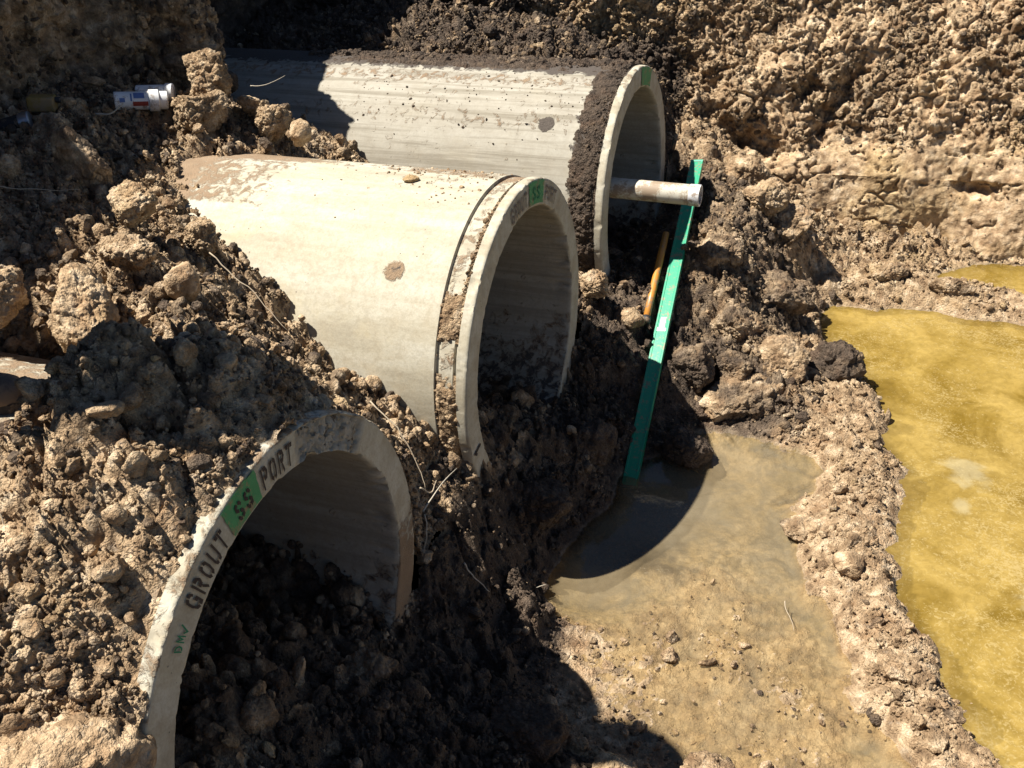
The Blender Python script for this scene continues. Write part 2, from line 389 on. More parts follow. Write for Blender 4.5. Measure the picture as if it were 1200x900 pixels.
# berm between the two pools, and the far berm in front of the back cut   (x, y, half width, crest)
BERM = [(.74, 1.98, .05, .10), (.84, 1.6, .05, .10), (.98, 1.15, .15, .10), (1.17, .75, .16, .075), (1.18, .45, .155, .06), (1.20, .12, .15, .055), (1.20, -.12, .16, .06), (1.30, -.38, .12, .05), (1.42, -.60, .12, .055), (1.55, -.84, .14, .06), (1.72, -1.15, .15, .06), (1.9, -1.6, .2, .1)]
FAR = [(.70, 2.12, .20, .12), (1.0, 2.12, .19, .085), (1.3, 2.14, .20, .10), (1.5, 2.12, .19, .09), (1.8, 2.10, .18, .05), (2.3, 2.06, .17, .04), (3.3, 2.0, .17, .04)]

def berm_add(x, y, h, pl, wob):
    d, t = polydist(x, y, pl); i = np.arange(len(pl))
    w = np.interp(t, i, [p[2] for p in pl]) * (1 + wob); c = np.interp(t, i, [p[3] for p in pl])
    k = np.exp(-(d / (w * .95)) ** 4)
    hh = np.maximum(h, -.03) * (1 - k) + c * k
    return np.where(k > .02, np.maximum(h, hh), h), k

def macro_front(x, y):
    h = _F(x, y)
    wob = fbm(np.c_[x, y, 0 * x], 3.2, 3, .5, 91) * .7
    h, k1 = berm_add(x, y, h, BERM, wob); h, k2 = berm_add(x, y, h, FAR, wob * .35)
    return h, np.maximum(k1, k2)

def soil_detail(x, y, rough):
    p = np.c_[x, y, 0 * x]
    q = p + np.c_[fbm(p, 9, 2, .5, 3), fbm(p, 9, 2, .5, 4), 0 * x] * .035
    d = fbm(p, 2.6, 4, .55, 1) * .045
    d = d + (crags(q, 4.6, 21) - .35) * .085 * sstep(-.25, .35, fbm(p, 1.7, 2, .5, 8))
    d = d + (crags(q, 9.5, 22) - .35) * .050 + (lumps(q, 13, 26) - .3) * .022
    d = d + (crags(q, 19, 23) - .35) * .040
    d = d + (crags(q, 41, 24) - .35) * .021
    d = d + (crags(q, 85, 25) - .35) * .008
    d = d + fbm(p, 40, 3, .6, 5) * .006
    return d * rough

def front_field(x, y):
    h, k = macro_front(x, y)
    dry = sstep(-.02, .10, h)
    r = .10 + .90 * dry
    r = r * (1 - k * .45)
    r = np.where((y < .7) & (x > .3) & (k < .3), np.minimum(r, .10 + sstep(.05, .2, h)), r)
    d = soil_detail(x, y, r)
    # gravelly mud lying just at the water line
    p = np.c_[x, y, 0 * x]
    flat = (1 - dry) * (1 - k) * sstep(-.05, -.005, h)
    d = d + flat * (fbm(p, 7, 3, .6, 54) * .008 + fbm(p, 30, 4, .65, 55) * .008 + (crags(p, 35, 57) - .35) * .007 + (crags(p, 80, 58) - .35) * .006 - .003)
    return h + d, k, dry

def gap_mask(y):
    """1 in the gaps between / beside the pipes"""
    m = np.ones_like(y)
    for c in PIPE_Y:
        m = m * sstep(.56, .64, np.abs(y - c))
    return m

def back_field(x, y):
    hB = _B(x, y); hF, _ = macro_front(np.maximum(x, 0), y)
    g = gap_mask(y)
    t = sstep(-.16, .02, x) * g
    h = hB * (1 - t) + hF * t
    r = np.where(sstep(-.25, -.02, x) > 0, 1 - .55 * sstep(-.25, -.02, x), 1.)
    on1 = np.exp(-((y + 1.55) / .45) ** 2) * sstep(-.62, -.8, x)       # the strip where the concrete is swept bare
    r = r * (1 - .8 * on1)
    return h + soil_detail(x, y, r), g

# ------------------------------------------------------------------ terrain meshes
SCATTER = []      # (points, normals, wet, ochre, density) for the crumbs

def heightfield(name, x0, x1, y0, y1, step, fn):
    xs = np.arange(x0, x1 + 1e-6, step); ys = np.arange(y0, y1 + 1e-6, step)
    X, Y = np.meshgrid(xs, ys, indexing='ij')
    return xs, ys, X.ravel(), Y.ravel()

def drop_faces(V, F, dead):
    keep = ~dead[F].any(1); F = F[keep]
    used = np.unique(F); mp = np.full(len(V), -1); mp[used] = np.arange(len(used))
    return used, mp[F]

def wet_zone(x, y, z):
    """damp dark soil: dug out of the pipes' mouths and the pile beside the far pipe"""
    w = sstep(-.05, .05, x) * np.where(y > -.5, sstep(1.15, .75, x), sstep(.50, .34, x)) * .75
    w = np.maximum(w, sstep(-.05, .05, x) * sstep(-2.4, -2.0, y) * np.where(y > -1.25, sstep(.50, .34, x), sstep(.8, .5, x)) * .85 * (y < -.5))
    w = w * sstep(-.03, .02, z) * sstep(2.5, 2.1, y)
    w = np.where((y > .95) & (x > .25), w * .72, w)
    return w

def make_terrain():
    # in front of the pipe mouths
    xs, ys, X, Y = heightfield('ground', 0, 3.3, -3.2, 2.95, .0075, None)
    Z, k, dry = front_field(X, Y)
    V = np.c_[X, Y, Z]; F = grid_faces(len(xs), len(ys))
    wet = wet_zone(X, Y, Z) * (1 - k * .9)
    # waterline band stays damp; bottom painted darker where the middle pipe's shade falls
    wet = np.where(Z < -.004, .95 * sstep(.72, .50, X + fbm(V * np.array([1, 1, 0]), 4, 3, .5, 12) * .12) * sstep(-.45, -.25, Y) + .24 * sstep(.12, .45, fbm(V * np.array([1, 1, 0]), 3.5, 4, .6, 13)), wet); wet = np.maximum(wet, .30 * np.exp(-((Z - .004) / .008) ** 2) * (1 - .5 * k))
    silt = sstep(.012, -.004, Z) * (1 - k * .9); silt = np.where((Y < -.25) & (X < 1.6), silt * (.55 + .45 * sstep(-.012, -.028, Z)), silt)
    och = np.where(Y > 1.8, .35, .15) * (1 - wet); och = np.where(Z < 0, .25, och)
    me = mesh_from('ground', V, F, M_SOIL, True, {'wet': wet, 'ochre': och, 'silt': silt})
    tag(link('ground', me), 'bare dug earth and mud floor in front of the pipe mouths', 'ground', kind='structure')
    den = np.where(Z > .015, 1., .0); den = np.where(k > .3, den * .55, den)
    den = np.where((X > .3) & (Y < -.3) & (Z > -.008) & (Z < .03), .22, den)
    den = np.where((X > 2.2), 0, den) * (Y < 2.66)
    SCATTER.append((V, wet, och, den, 1.0))
    # soil lying inside the bores
    for i, c in enumerate(PIPE_Y):
        xs, ys, X, Y = heightfield('b', -1.6, 0.0, c - .5, c + .5, .010, None)
        h = _F(X, Y); Z = h + soil_detail(X, Y, .8)
        V = np.c_[X, Y, Z]; F = grid_faces(len(xs), len(ys))
        dead = (Y - c) ** 2 + (Z - ZP) ** 2 > .525 ** 2
        used, F = drop_faces(V, F, dead); V = V[used]
        me = mesh_from('spoil_in_bore', V, F, M_SOIL, True, {'wet': np.full(len(V), .72), 'ochre': 0 * V[:, 0]})
        lab = ('dark soil heaped inside the near pipe mouth', 'dark soil lying inside the middle pipe mouth', 'dark soil lying inside the far pipe mouth')[i]
        tag(link('soil_fill', me), lab, 'soil', kind='stuff')
        SCATTER.append((V, np.full(len(V), .66), 0 * V[:, 0], np.where(V[:, 0] > -.7, .7, 0), 1.0))
    # the backfill over and between the barrels
    xs, ys, X, Y = heightfield('m', -2.75, .0, -3.2, 2.6, .0075, None)
    Z, g = back_field(X, Y)
    V = np.c_[X, Y, Z]; F = grid_faces(len(xs), len(ys))
    dead = np.zeros(len(V), bool)
    for c in PIPE_Y:
        dead |= (((Y - c) ** 2 + (Z - ZP) ** 2 < .575 ** 2) & (np.abs(Y - c) < .575) | ((np.abs(Y - c) < .56) & (Z < ZP)))
    wet = np.where(Y > 1.9, .75, .10) * np.ones_like(X)
    wet = np.maximum(wet, .55 * sstep(-.12, -.02, X) * (Y > -.75))
    wet = np.maximum(wet, .28); wet = np.maximum(wet, .35 * sstep(-1.4, -1.9, X))  # far-left soil toned darker to deepen the bank's shade
    och = np.full(len(X), .15)
    used, F2 = drop_faces(V, F, dead)
    me = mesh_from('backfill', V[used], F2, M_SOIL, True, {'wet': wet[used], 'ochre': och[used]})
    tag(link('terrain', me), 'crumbly brown backfill heaped over and between the pipes', 'terrain', kind='structure')
    vis = np.ones(len(V))
    for c in PIPE_Y:      # only where the soil stands proud of the barrels
        inside = np.abs(Y - c) < .6
        top = ZP + np.sqrt(np.clip(.6 ** 2 - (Y - c) ** 2, 0, 1))
        vis = np.where(inside & (Z < top + .004), 0, vis)
    SCATTER.append((V, wet, och, vis * (Y > -2.9) * np.where(X < -2.2, .2, 1), 1.25))

def wall_grid(path_fn, s0, s1, ns, nt, top_fn, prof, disp):
    s = np.linspace(s0, s1, ns); t = np.linspace(0, 1, nt)
    S, T = np.meshgrid(s, t, indexing='ij')
    P = path_fn(S, T)
    du = np.gradient(P, axis=0); dv = np.gradient(P, axis=1)
    N = np.cross(du, dv); N /= np.linalg.norm(N, axis=2, keepdims=True) + 1e-12
    return S.ravel(), T.ravel(), P.reshape(-1, 3), N.reshape(-1, 3)

GOUGE = [((.72, 2.92, .98), (.62, 2.86, .80), .045), ((.90, 2.95, .95), (.72, 2.82, .62), .05), ((.25, 2.75, .62), (.5, 2.7, .55), .06), ((.1, 2.8, .72), (.3, 2.72, .60), .05),
         ((1.35, 2.95, .95), (1.3, 2.9, .80), .04), ((1.55, 2.72, .40), (1.66, 2.70, .36), .05), ((-.05, 2.9, .98), (.1, 2.85, .86), .04), ((1.7, 3.0, 1.2), (1.55, 3.0, 1.1), .04)]

def make_walls():
    # back cut, sloping
    def path(S, T):
        yb = np.interp(S, [-3.6, -1.5, -.3, .3, .7, 1.2, 2.0, 3.6], [2.36, 2.30, 2.38, 2.52, 2.60, 2.63, 2.70, 2.70])
        z0 = np.interp(S, [-3.6, -1.2, -.2, .2, .7, 3.6], [.9, .9, .7, .4, .0, -.05])
        z = z0 + (1.62 - z0) * T
        up = np.clip(z - .42, 0, 9); lo = np.clip(z, -.1, .42)
        y = yb + lo * .22 + up * np.interp(S, [-3, -1, 0, 1, 3], [.25, .42, .62, .62, .5])
        return np.stack([S, y, z], -1)
    S, T, P, N = wall_grid(path, -3.6, 3.6, 900, 260, None, None, None)
    N = np.where(N[:, 1:2] > 0, -N, N)
    x, z = P[:, 0], P[:, 2]
    q = P + np.c_[fbm(P, 7, 2, .5, 31), fbm(P, 7, 2, .5, 32), fbm(P, 7, 2, .5, 33)] * .04
    smooth = sstep(.25, .55, x) * sstep(.64, .52, z + fbm(P, 3, 2, .5, 77) * .08) * sstep(-.05, .08, z)
    slab = sstep(.02, .22, fbm(P, 3.3, 3, .5, 35)) * sstep(.0, .6, x) * .8
    crumb = (1 - smooth * .95) * (1 - slab * .85)
    d = fbm(P, 1.4, 3, .5, 36) * .09
    d += (lumps(q, 3.6, 37, False) - .3) * .045 * (1 - smooth * .8)
    d += (crags(q, 8.5, 38, False) - .35) * .028 * crumb
    d += (crags(q, 19, 39, False) - .35) * .030 * crumb
    d += (crags(q, 40, 40, False) - .35) * .022 * crumb
    d += (crags(q, 80, 51, False) - .35) * .011 * crumb
    d += fbm(P, 30, 3, .6, 41) * .010 * (1 - smooth * .5)
    # shrinkage cracks: long horizontal ones in the smooth band, blocky ones above
    ps = P * np.array([2.6, 2.6, 9.]) + np.c_[fbm(P, 5, 3, .5, 42), 0 * x, fbm(P, 5, 3, .5, 43)] * .9
    F1, F2, R = worley(ps, 1., 44)
    d -= .026 * np.exp(-((F2 - F1) / .045) ** 2) * smooth * sstep(.1, .2, z) * sstep(-.15, .15, fbm(P, 4, 3, .5, 47))
    F1, F2, R2 = worley(q, 7., 45)
    d -= .026 * np.exp(-((F2 - F1) / .06) ** 2) * (1 - smooth)
    d += (R2 - .5) * .028 * (1 - smooth)
    for a, b, w in GOUGE:
        a = np.array(a); b = np.array(b); ab = b - a
        t = np.clip((P - a) @ ab / (ab @ ab), 0, 1)
        dist = np.linalg.norm((P - a - t[:, None] * ab) * np.array([1, .4, 1]), axis=1) + fbm(P, 14, 3, .5, 46) * .03
        d -= .10 * np.exp(-(dist / w) ** 2)
    d += .16 * np.exp(-(((x + 1.22) / .22) ** 2 + ((z - 1.28) / .16) ** 2))
    d += fbm(P * np.array([1., 1., .14]) + fbm(P, 2, 2, .5, 52)[:, None] * .12, 22, 3, .6, 53) * .010 * np.maximum(slab, smooth * .5)
    flat = np.maximum(slab, smooth)
    V = P + N * d[:, None]
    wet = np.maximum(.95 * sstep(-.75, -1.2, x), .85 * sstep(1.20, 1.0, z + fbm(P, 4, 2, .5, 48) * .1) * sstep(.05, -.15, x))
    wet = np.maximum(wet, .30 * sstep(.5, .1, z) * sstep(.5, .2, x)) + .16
    och = np.clip(.12 + .45 * np.exp(-((x + .15) / .6) ** 2) * sstep(.9, 1.3, z) + .35 * smooth + fbm(P, 2.2, 2, .5, 49) * .5, 0, 1)
    V = V.reshape(900, 260, 3); crest = V[:, -1]
    ext = np.stack([crest + np.array([0, .06, .012]), crest + np.array([0, 1., .05]), crest + np.array([0, 70, .1])], 1)
    V = np.concatenate([V, ext], 1).reshape(-1, 3)
    wet, och, crumb, flat = [np.pad(a.reshape(900, 260), ((0, 0), (0, 3)), 'edge').ravel() for a in (wet, och, crumb, flat)]
    x, z = V[:, 0], V[:, 2]
    F = grid_faces(900, 263)
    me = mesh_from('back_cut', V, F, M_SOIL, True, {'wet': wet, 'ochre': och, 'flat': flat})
    tag(link('earth_bank', me), 'sunlit crumbly earth cut rising behind the far pipe and pools', 'earth bank', kind='structure')
    den = crumb * (x > -2.2) * (x < 2.3) * (z < 1.6) * .8
    SCATTER.append((V, wet, och, den, .8))
    # left cut, steep, with a corner and a recess past it; its crest is what throws the shade over the left of the scene
    pl = np.array([(-2.02, -4.2), (-2.02, -1.6), (-2.06, -.6), (-2.10, .1), (-2.02, .5), (-1.80, .80), (-1.80, .90), (-2.10, 1.0), (-2.62, 1.05), (-2.68, 1.5), (-2.62, 2.7)])
    seg = np.r_[0, np.cumsum(np.linalg.norm(np.diff(pl, axis=0), axis=1))]
    topz = np.array([3.5, 3.35, 2.5, 2.36, 2.36, 2.08, 2.12, 2.5, 3.5, 3.55, 3.4])
    yq = pl[:, 1]
    tz = np.interp(np.linspace(0, seg[-1], 700), seg, topz)
    ss = np.linspace(0, seg[-1], 700)
    # crest heights along the straight run, denser
    prof_y = [-4.2, -1.6, -1.35, -1.15, -.68, -.3, .09, .5]; prof_z = [3.5, 3.40, 3.40, 3.32, 2.92, 2.66, 2.42, 2.34]
    px = np.interp(ss, seg, pl[:, 0]); py = np.interp(ss, seg, pl[:, 1])
    tz = np.where(ss < seg[4], np.interp(py, prof_y, prof_z), tz)
    ker = np.ones(9) / 9
    px = np.convolve(np.pad(px, 4, 'edge'), ker, 'valid'); py = np.convolve(np.pad(py, 4, 'edge'), ker, 'valid')
    T = np.linspace(0, 1, 260)
    wig = fbm(np.c_[ss, 0 * ss, 0 * ss], 3.0, 4, .55, 60) * .10
    Zt = .85 + (tz + wig - .85)[:, None] * T[None]
    lean = np.clip(Zt - 1.3, 0, 5) * .04
    PX = px[:, None] - lean; PY = py[:, None] + 0 * Zt
    P = np.stack([PX, PY, Zt], -1)
    du = np.gradient(P, axis=0); dv = np.gradient(P, axis=1); N = np.cross(du, dv); N /= np.linalg.norm(N, axis=2, keepdims=True) + 1e-9
    Pf = P.reshape(-1, 3); Nf = N.reshape(-1, 3)
    flip = (Nf[:, 0] < 0) & (np.abs(Nf[:, 0]) > .3); 
    if (Nf[:200, 0] < 0).mean() > .5: Nf = -Nf
    q = Pf + np.c_[fbm(Pf, 6, 2, .5, 61), fbm(Pf, 6, 2, .5, 62), fbm(Pf, 6, 2, .5, 63)] * .04
    d = fbm(Pf, 1.8, 4, .55, 64) * .07 + (lumps(q, 5, 65, False) - .3) * .06 + (lumps(q, 12, 66, False) - .3) * .03 + (lumps(q, 28, 67, False) - .3) * .014 + fbm(Pf, 25, 3, .6, 68) * .01
    d *= sstep(1.02, .93, (Pf[:, 2] - .85) / np.repeat(tz - .85, 260)) * .9 + .1
    V = Pf + Nf * d[:, None]
    # flat ground behind the crest
    V = V.reshape(700, 260, 3)
    crest = V[:, -1]
    ext = np.stack([crest + np.array([-.08, 0, .01]), crest + np.array([-1.2, 0, .05]), crest + np.array([-14, 0, .1])], 1)
    V = np.concatenate([V, ext], 1)
    F = grid_faces(700, 263); V = V.reshape(-1, 3)
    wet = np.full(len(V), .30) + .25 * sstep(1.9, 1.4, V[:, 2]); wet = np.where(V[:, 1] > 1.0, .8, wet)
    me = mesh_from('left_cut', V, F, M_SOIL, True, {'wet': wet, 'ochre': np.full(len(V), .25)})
    tag(link('earth_bank', me), 'steep shaded earth cut along the left side of the trench', 'earth bank', kind='structure')
    den = np.where((V[:, 1] > -1) & (V[:, 1] < 1.2) & (V[:, 2] < 2.2) & (V[:, 0] > -2.4), .25, 0)
    SCATTER.append((V, wet, np.full(len(V), .25), den, .35))

make_terrain()
make_walls()

# ------------------------------------------------------------------ water
def water_sheet(name, label, poly_test, x0, x1, y0, y1, step, mat):
    xs = np.arange(x0, x1 + 1e-6, step); ys = np.arange(y0, y1 + 1e-6, step)
    X, Y = np.meshgrid(xs, ys, indexing='ij'); X = X.ravel(); Y = Y.ravel()
    Z, k, dry = front_field(X, Y)
    V = np.c_[X, Y, np.zeros_like(X)]; F = grid_faces(len(xs), len(ys))
    dead = ~poly_test(X, Y) | (Z > .035)
    used, F = drop_faces(V, F, dead)
    me = mesh_from(name, V[used], F, mat, True, {'depth': np.clip(-Z[used], 0, .3)})
    tag(link(name, me), label, 'water', kind='structure')

_by = np.array([b[1] for b in BERM])[::-1]; _bx = np.array([b[0] for b in BERM])[::-1]
_fx = np.array([b[0] for b in FAR]); _fy = np.array([b[1] for b in FAR])
bermx = lambda y: np.interp(y, _by, _bx)
fary = lambda x: np.interp(x, _fx, _fy)
water_sheet('water', 'shallow murky tan puddle in front of the pipe mouths', lambda x, y: (x < bermx(y)) & (y < 1.0), .1, 1.9, -1.5, 1.0, .012, M_PUDDLE)
water_sheet('water', 'opaque ochre yellow pool right of the mud berm', lambda x, y: (x > bermx(y)) & (y < fary(x)), .7, 3.3, -1.6, 2.15, .014, M_POND)
water_sheet('water', 'small yellow pool at the foot of the back cut', lambda x, y: (y > fary(x)), 1.2, 3.3, 1.9, 2.9, .014, M_POND)

# ------------------------------------------------------------------ pipes
LETTERS = {
 'G': [[(.86,.70),(.80,.88),(.54,.93)], [(.44,.93),(.18,.82),(.10,.5),(.18,.18),(.44,.07)], [(.54,.07),(.84,.10),(.86,.44),(.60,.44)]],
 'R': [[(.16,0),(.16,1)], [(.38,.92),(.72,.90),(.84,.72),(.72,.54),(.38,.52)], [(.56,.42),(.84,.0)]],
 'O': [[(.42,.92),(.20,.82),(.14,.5),(.20,.18),(.42,.08)], [(.58,.92),(.80,.82),(.86,.5),(.80,.18),(.58,.08)]],
 'U': [[(.15,1),(.15,.25),(.22,.12),(.42,.08)], [(.85,1),(.85,.25),(.78,.12),(.58,.08)]],
 'T': [[(.04,.90),(.36,.90)], [(.64,.90),(.96,.90)], [(.5,1),(.5,0)]],
 'P': [[(.16,0),(.16,1)], [(.38,.92),(.72,.90),(.85,.72),(.72,.52),(.38,.48)]],
 'S': [[(.85,.72),(.76,.88),(.57,.92)], [(.43,.92),(.20,.84),(.17,.66),(.43,.54)], [(.57,.47),(.82,.36),(.80,.16),(.57,.08)], [(.43,.08),(.24,.12),(.15,.28)]],
 'D': [[(.15,0),(.15,1)], [(.32,.93),(.66,.84),(.85,.5),(.66,.16),(.32,.07)]],
 'M': [[(.1,0),(.16,1),(.5,.35),(.84,1),(.9,0)]],
 'v': [[(.0,.45),(.3,.0),(1.,1.)]],
 '1': [[(.3,.75),(.55,1),(.55,0)]],
}

def strip(pts, hw):
    """mitred ribbon along a polyline"""
    pts = [np.array(p, float) for p in pts]; L = []; Rr = []
    for i, p in enumerate(pts):
        a = pts[i] - pts[i - 1] if i else pts[1] - pts[0]
        b = pts[i + 1] - pts[i] if i < len(pts) - 1 else a
        a = a / np.linalg.norm(a); b = b / np.linalg.norm(b)
        t = a + b; t /= np.linalg.norm(t); n = np.array([-t[1], t[0]]); w = hw / max(.45, abs(np.dot(n, [-a[1], a[0]])))
        L.append(p + n * w); Rr.append(p - n * w)
    return L, Rr

def arc_text(txt, th0, th1, r0, r1, cy, hw, x=.0025, tight=1.):
    """letters standing on an arc of the pipe face, read clockwise from angle th0 to th1 (degrees)"""
    V = []; F = []; n = len(txt); step = (th0 - th1) / n
    for i, ch in enumerate(txt):
        for j, pl in enumerate(LETTERS[ch]):
            L, Rr = strip(pl, hw)
            base = len(V)
            for pt in [q for pr in zip(L, Rr) for q in pr]:
                th = math.radians(th0 - step * (i + .1 + .8 * pt[0])); r = r0 + (r1 - r0) * pt[1]
                V.append((x + .0002 * j, r * math.cos(th), r * math.sin(th)))
            m = len(L)
            for a in range(m - 1):
                F.append((base + 2 * a, base + 2 * a + 1, base + 2 * a + 3, base + 2 * a + 2))
    return V, F

def arc_patch(th0, th1, r0, r1, x=.0012, n=24, m=6, jit=.0):
    V = []; F = []
    for i in range(n + 1):
        th = math.radians(th0 + (th1 - th0) * i / n)
        for j in range(m + 1):
            r = r0 + (r1 - r0) * j / m
            tt = th + (math.radians(jit) * math.sin(r * 190 + 1.3) if i in (0, n) else 0)
            V.append((x, r * math.cos(tt), r * math.sin(tt)))
    for i in range(n):
        for j in range(m):
            F.append((i * (m + 1) + j, (i + 1) * (m + 1) + j, (i + 1) * (m + 1) + j + 1, i * (m + 1) + j + 1))
    return V, F

def spot(X, Yl, Zl, x, y, z, r):
    return np.exp(-(((X - x) ** 2 + (Yl - y) ** 2 + (Zl - z) ** 2) / r ** 2) ** 2)

def build_pipe(idx, label, length):
    cy = PIPE_Y[idx]
    root = thing('concrete_pipe', label, 'concrete pipe', (0, cy, ZP), 'concrete drainage pipes')
    nA = 640
    th = np.linspace(0, 2 * np.pi, nA, endpoint=False)
    # outer profile from the back to the face: barrel, tape groove, strip, groove, end lip
    xo = list(np.linspace(-length, -.20, int((length - .2) / .012))) + [-.15, -.128, -.116, -.113, -.103, -.100, -.085, -.07, -.052, -.049, -.040, -.037, -.024, -.012, -.004]
    ro = []
    for x in xo:
        if -.1145 < x < -.1015: ro.append(RO - .012)
        elif -.0505 < x < -.0385: ro.append(RO - .014)
        elif -.1015 <= x <= -.0505: ro.append(RO - .006)
        else: ro.append(RO)
    ro[-1] = RO - .001
    prof = list(zip(xo, ro))
    prof += [(0., RO - .005)]
    nface = 14
    prof += [(0., RO - .005 - (RO - .005 - RI - .006) * (k + 1) / nface) for k in range(nface)]
    prof += [(-.006, RI + .001)]
    prof += [(x, RI) for x in np.linspace(-.02, -length, 120)]
    prof = np.array(prof); nP = len(prof)
    X = np.repeat(prof[None, :, 0], nA, 0); R = np.repeat(prof[None, :, 1], nA, 0); TH = np.repeat(th[:, None], nP, 1)
    # chipped arrises and a slightly wavy cast surface
    Q = np.stack([X, R * np.cos(TH), R * np.sin(TH)], -1).reshape(-1, 3)
    n1 = fbm(Q + idx * 3.1, 16, 4, .6, 70).reshape(nA, nP)
    edge_i = np.exp(-((R - RI) / .010) ** 2) * (X > -.05); edge_o = np.exp(-((R - RO) / .006) ** 2) * (X > -.03)
    chip = np.clip(n1 - .22, 0, 1) * .05
    R = R + edge_i * (chip * .35 + n1 * .0025) - edge_o * chip * .22
    X = X - (X > -.001) * np.abs(n1) * .0012
    deg = np.degrees(TH)
    inch = lambda a, b: sstep(a, a + 3, deg) * sstep(b, b - 3, deg)
    dirt = np.zeros((nA, nP)); mud = np.zeros((nA, nP)); grey = np.zeros((nA, nP))
    outer = np.arange(nP)[None] < len(xo) + 1
    inner = np.arange(nP)[None] > len(xo) + nface
    Yl, Zl = R * np.cos(TH), R * np.sin(TH)
    if idx == 0:
        face = (~outer) & (~inner)
        rough = inch(44, 79) * face
        n2 = fbm(Q, 42, 4, .65, 71).reshape(nA, nP)
        X = X - rough * (.004 + np.abs(n2) * .020)
        grey = np.maximum(grey, rough * 1.0); mud += rough * .30
        mud += face * (np.clip((-Zl - .0) / .5, 0, 1) * (Yl > 0)) * .35
        dirt += face * (np.clip((.12 - Zl) / .3, 0, 1) * (Yl > 0)) * .75
        dirt += outer * .42 + outer * (X < -.05) * .15
    if idx == 1:
        dirt += outer * (.42 * sstep(-.72, -1.05, X) * inch(64, 116) + .42 * sstep(-1.0, -1.5, X))
        dirt += outer * .26 * np.exp(-(((X + .33) / .22) ** 2)) * inch(68, 98) + outer * .30 * inch(40, 84)
        dirt += outer * ((X > -.115) & (X < -.04)) * .34
        dirt += outer * spot(X, Yl, Zl, -.308, -.407, .441, .042) * .8; mud += outer * spot(X, Yl, Zl, -.308, -.407, .441, .042) * .3
        mud += outer * ((X > -.112) & (X < -.042)) * (inch(166, 215) + inch(139, 151) * .7) * .5
        mud += outer * .12 * np.exp(-(((X + .28) / .16) ** 2)) * inch(76, 94)
        grey += inner * .2
    if idx == 2:
        grey += outer * .9 * sstep(-.05, -.2, X)
        dirt += outer * .26 * np.interp(deg, [90, 100, 125, 150], [1., 1., .7, .5])
        mud += outer * inch(60, 112) * np.interp(deg, [84, 92, 106], [1.0, .95, .0]) * sstep(-.02, -.08, X)
        mud += outer * sstep(-.185, -.125, X + n1 * .02) * sstep(-.028, -.045, X) * (.80 + .2 * np.sin(TH * 9))
        mud += outer * spot(X, Yl, Zl, -.315, -.396, .450, .043) * .8
        band = lambda d0, w: np.exp(-((deg - d0) / w) ** 2)
        mud += outer * (.32 * band(116, 2.2) * np.exp(-((X + .30) / .16) ** 2) + .30 * band(127, 2.0) * np.exp(-((X + .16) / .12) ** 2) + .28 * band(140, 2.5) * np.exp(-((X + .2) / .12) ** 2))
        dirt += outer * (.22 * band(107, 4) + .15 * band(131, 5))
    dirt += inner * (.14 + .35 * sstep(.0, -.35, Zl)); mud += inner * (.16 + .3 * sstep(-.1, -.4, Zl)); grey = np.clip(grey + inner * .35, 0, 1)  # bore shade painted in with these tones; soil gathers along the bottom
    if idx != 2: dirt += ((~outer) & (~inner)) * (.08 + .3 * sstep(-.2, -.5, Zl))
    else: dirt += ((~outer) & (~inner)) * .16
    V = np.stack([X, R * np.cos(TH), R * np.sin(TH)], -1).reshape(-1, 3)
    F = grid_faces(nA, nP, True)
    me = mesh_from('barrel', V, F, M_CONC, True, {'dirt': np.clip(dirt, 0, 1).ravel(), 'mud': np.clip(mud, 0, 1).ravel(), 'grey': grey.ravel()})
    try: me.set_sharp_from_angle(angle=math.radians(50))
    except Exception: pass
    link('barrel', me, root)
    return root

pipeA = build_pipe(0, 'nearest concrete pipe, mouth half filled with soil, stencilled GROUT SS PORT in black', 3.4)
pipeB = build_pipe(1, 'middle concrete pipe, long clean cream barrel lying uncovered in the sun', 3.4)
pipeC = build_pipe(2, 'farthest concrete pipe, black mud along its top and a thin tube in its mouth', 3.4)

def put(name, VF, mat, parent, label=None):
    o = link(name, mesh_from(name, VF[0], VF[1], mat, False), parent)
    if label: o['label'] = label
    return o
put('painted_patch', arc_patch(107.3, 94.6, RI + .012, RO - .007, .0030, jit=.12), M_GREENPAINT, pipeA)
put('stencil_lettering', arc_text('GROUT', 126.5, 109.0, .520, .577, 0, .098, .0036), M_STENCIL, pipeA)
put('stencil_lettering', arc_text('SS', 104.6, 97.2, .526, .574, 0, .10, .0046), M_STENCIL, pipeA)
put('stencil_lettering', arc_text('PORT', 93.6, 80.0, .520, .577, 0, .100, .0036), M_STENCIL, pipeA)
put('hand_lettering', arc_text('DMv', 135.8, 129.6, .536, .562, 0, .10, .0036), M_GREENINK, pipeA)
put('painted_patch', arc_patch(84.2, 68.6, RI + .012, RO - .007, .0030, jit=.12), M_GREENPAINT, pipeB)
put('stencil_lettering', arc_text('GROUT', 103.2, 86.0, .520, .577, 0, .100, .0036), M_FADED, pipeB)
put('stencil_lettering', arc_text('SS', 81.2, 72.2, .526, .574, 0, .09, .0046), M_GREENINK, pipeB)
put('stencil_lettering', arc_text('PORT', 66.6, 53.0, .520, .577, 0, .100, .0036), M_FADED, pipeB)
put('hand_lettering', arc_text('1', 192.6 + 4, 192.6 - 3, .53, .58, 0, .10, .0036), M_STENCIL, pipeB)
put('painted_patch', arc_patch(83.5, 64.5, RI + .010, RO - .007, .0030, jit=.12), M_GREENPAINT, pipeC)

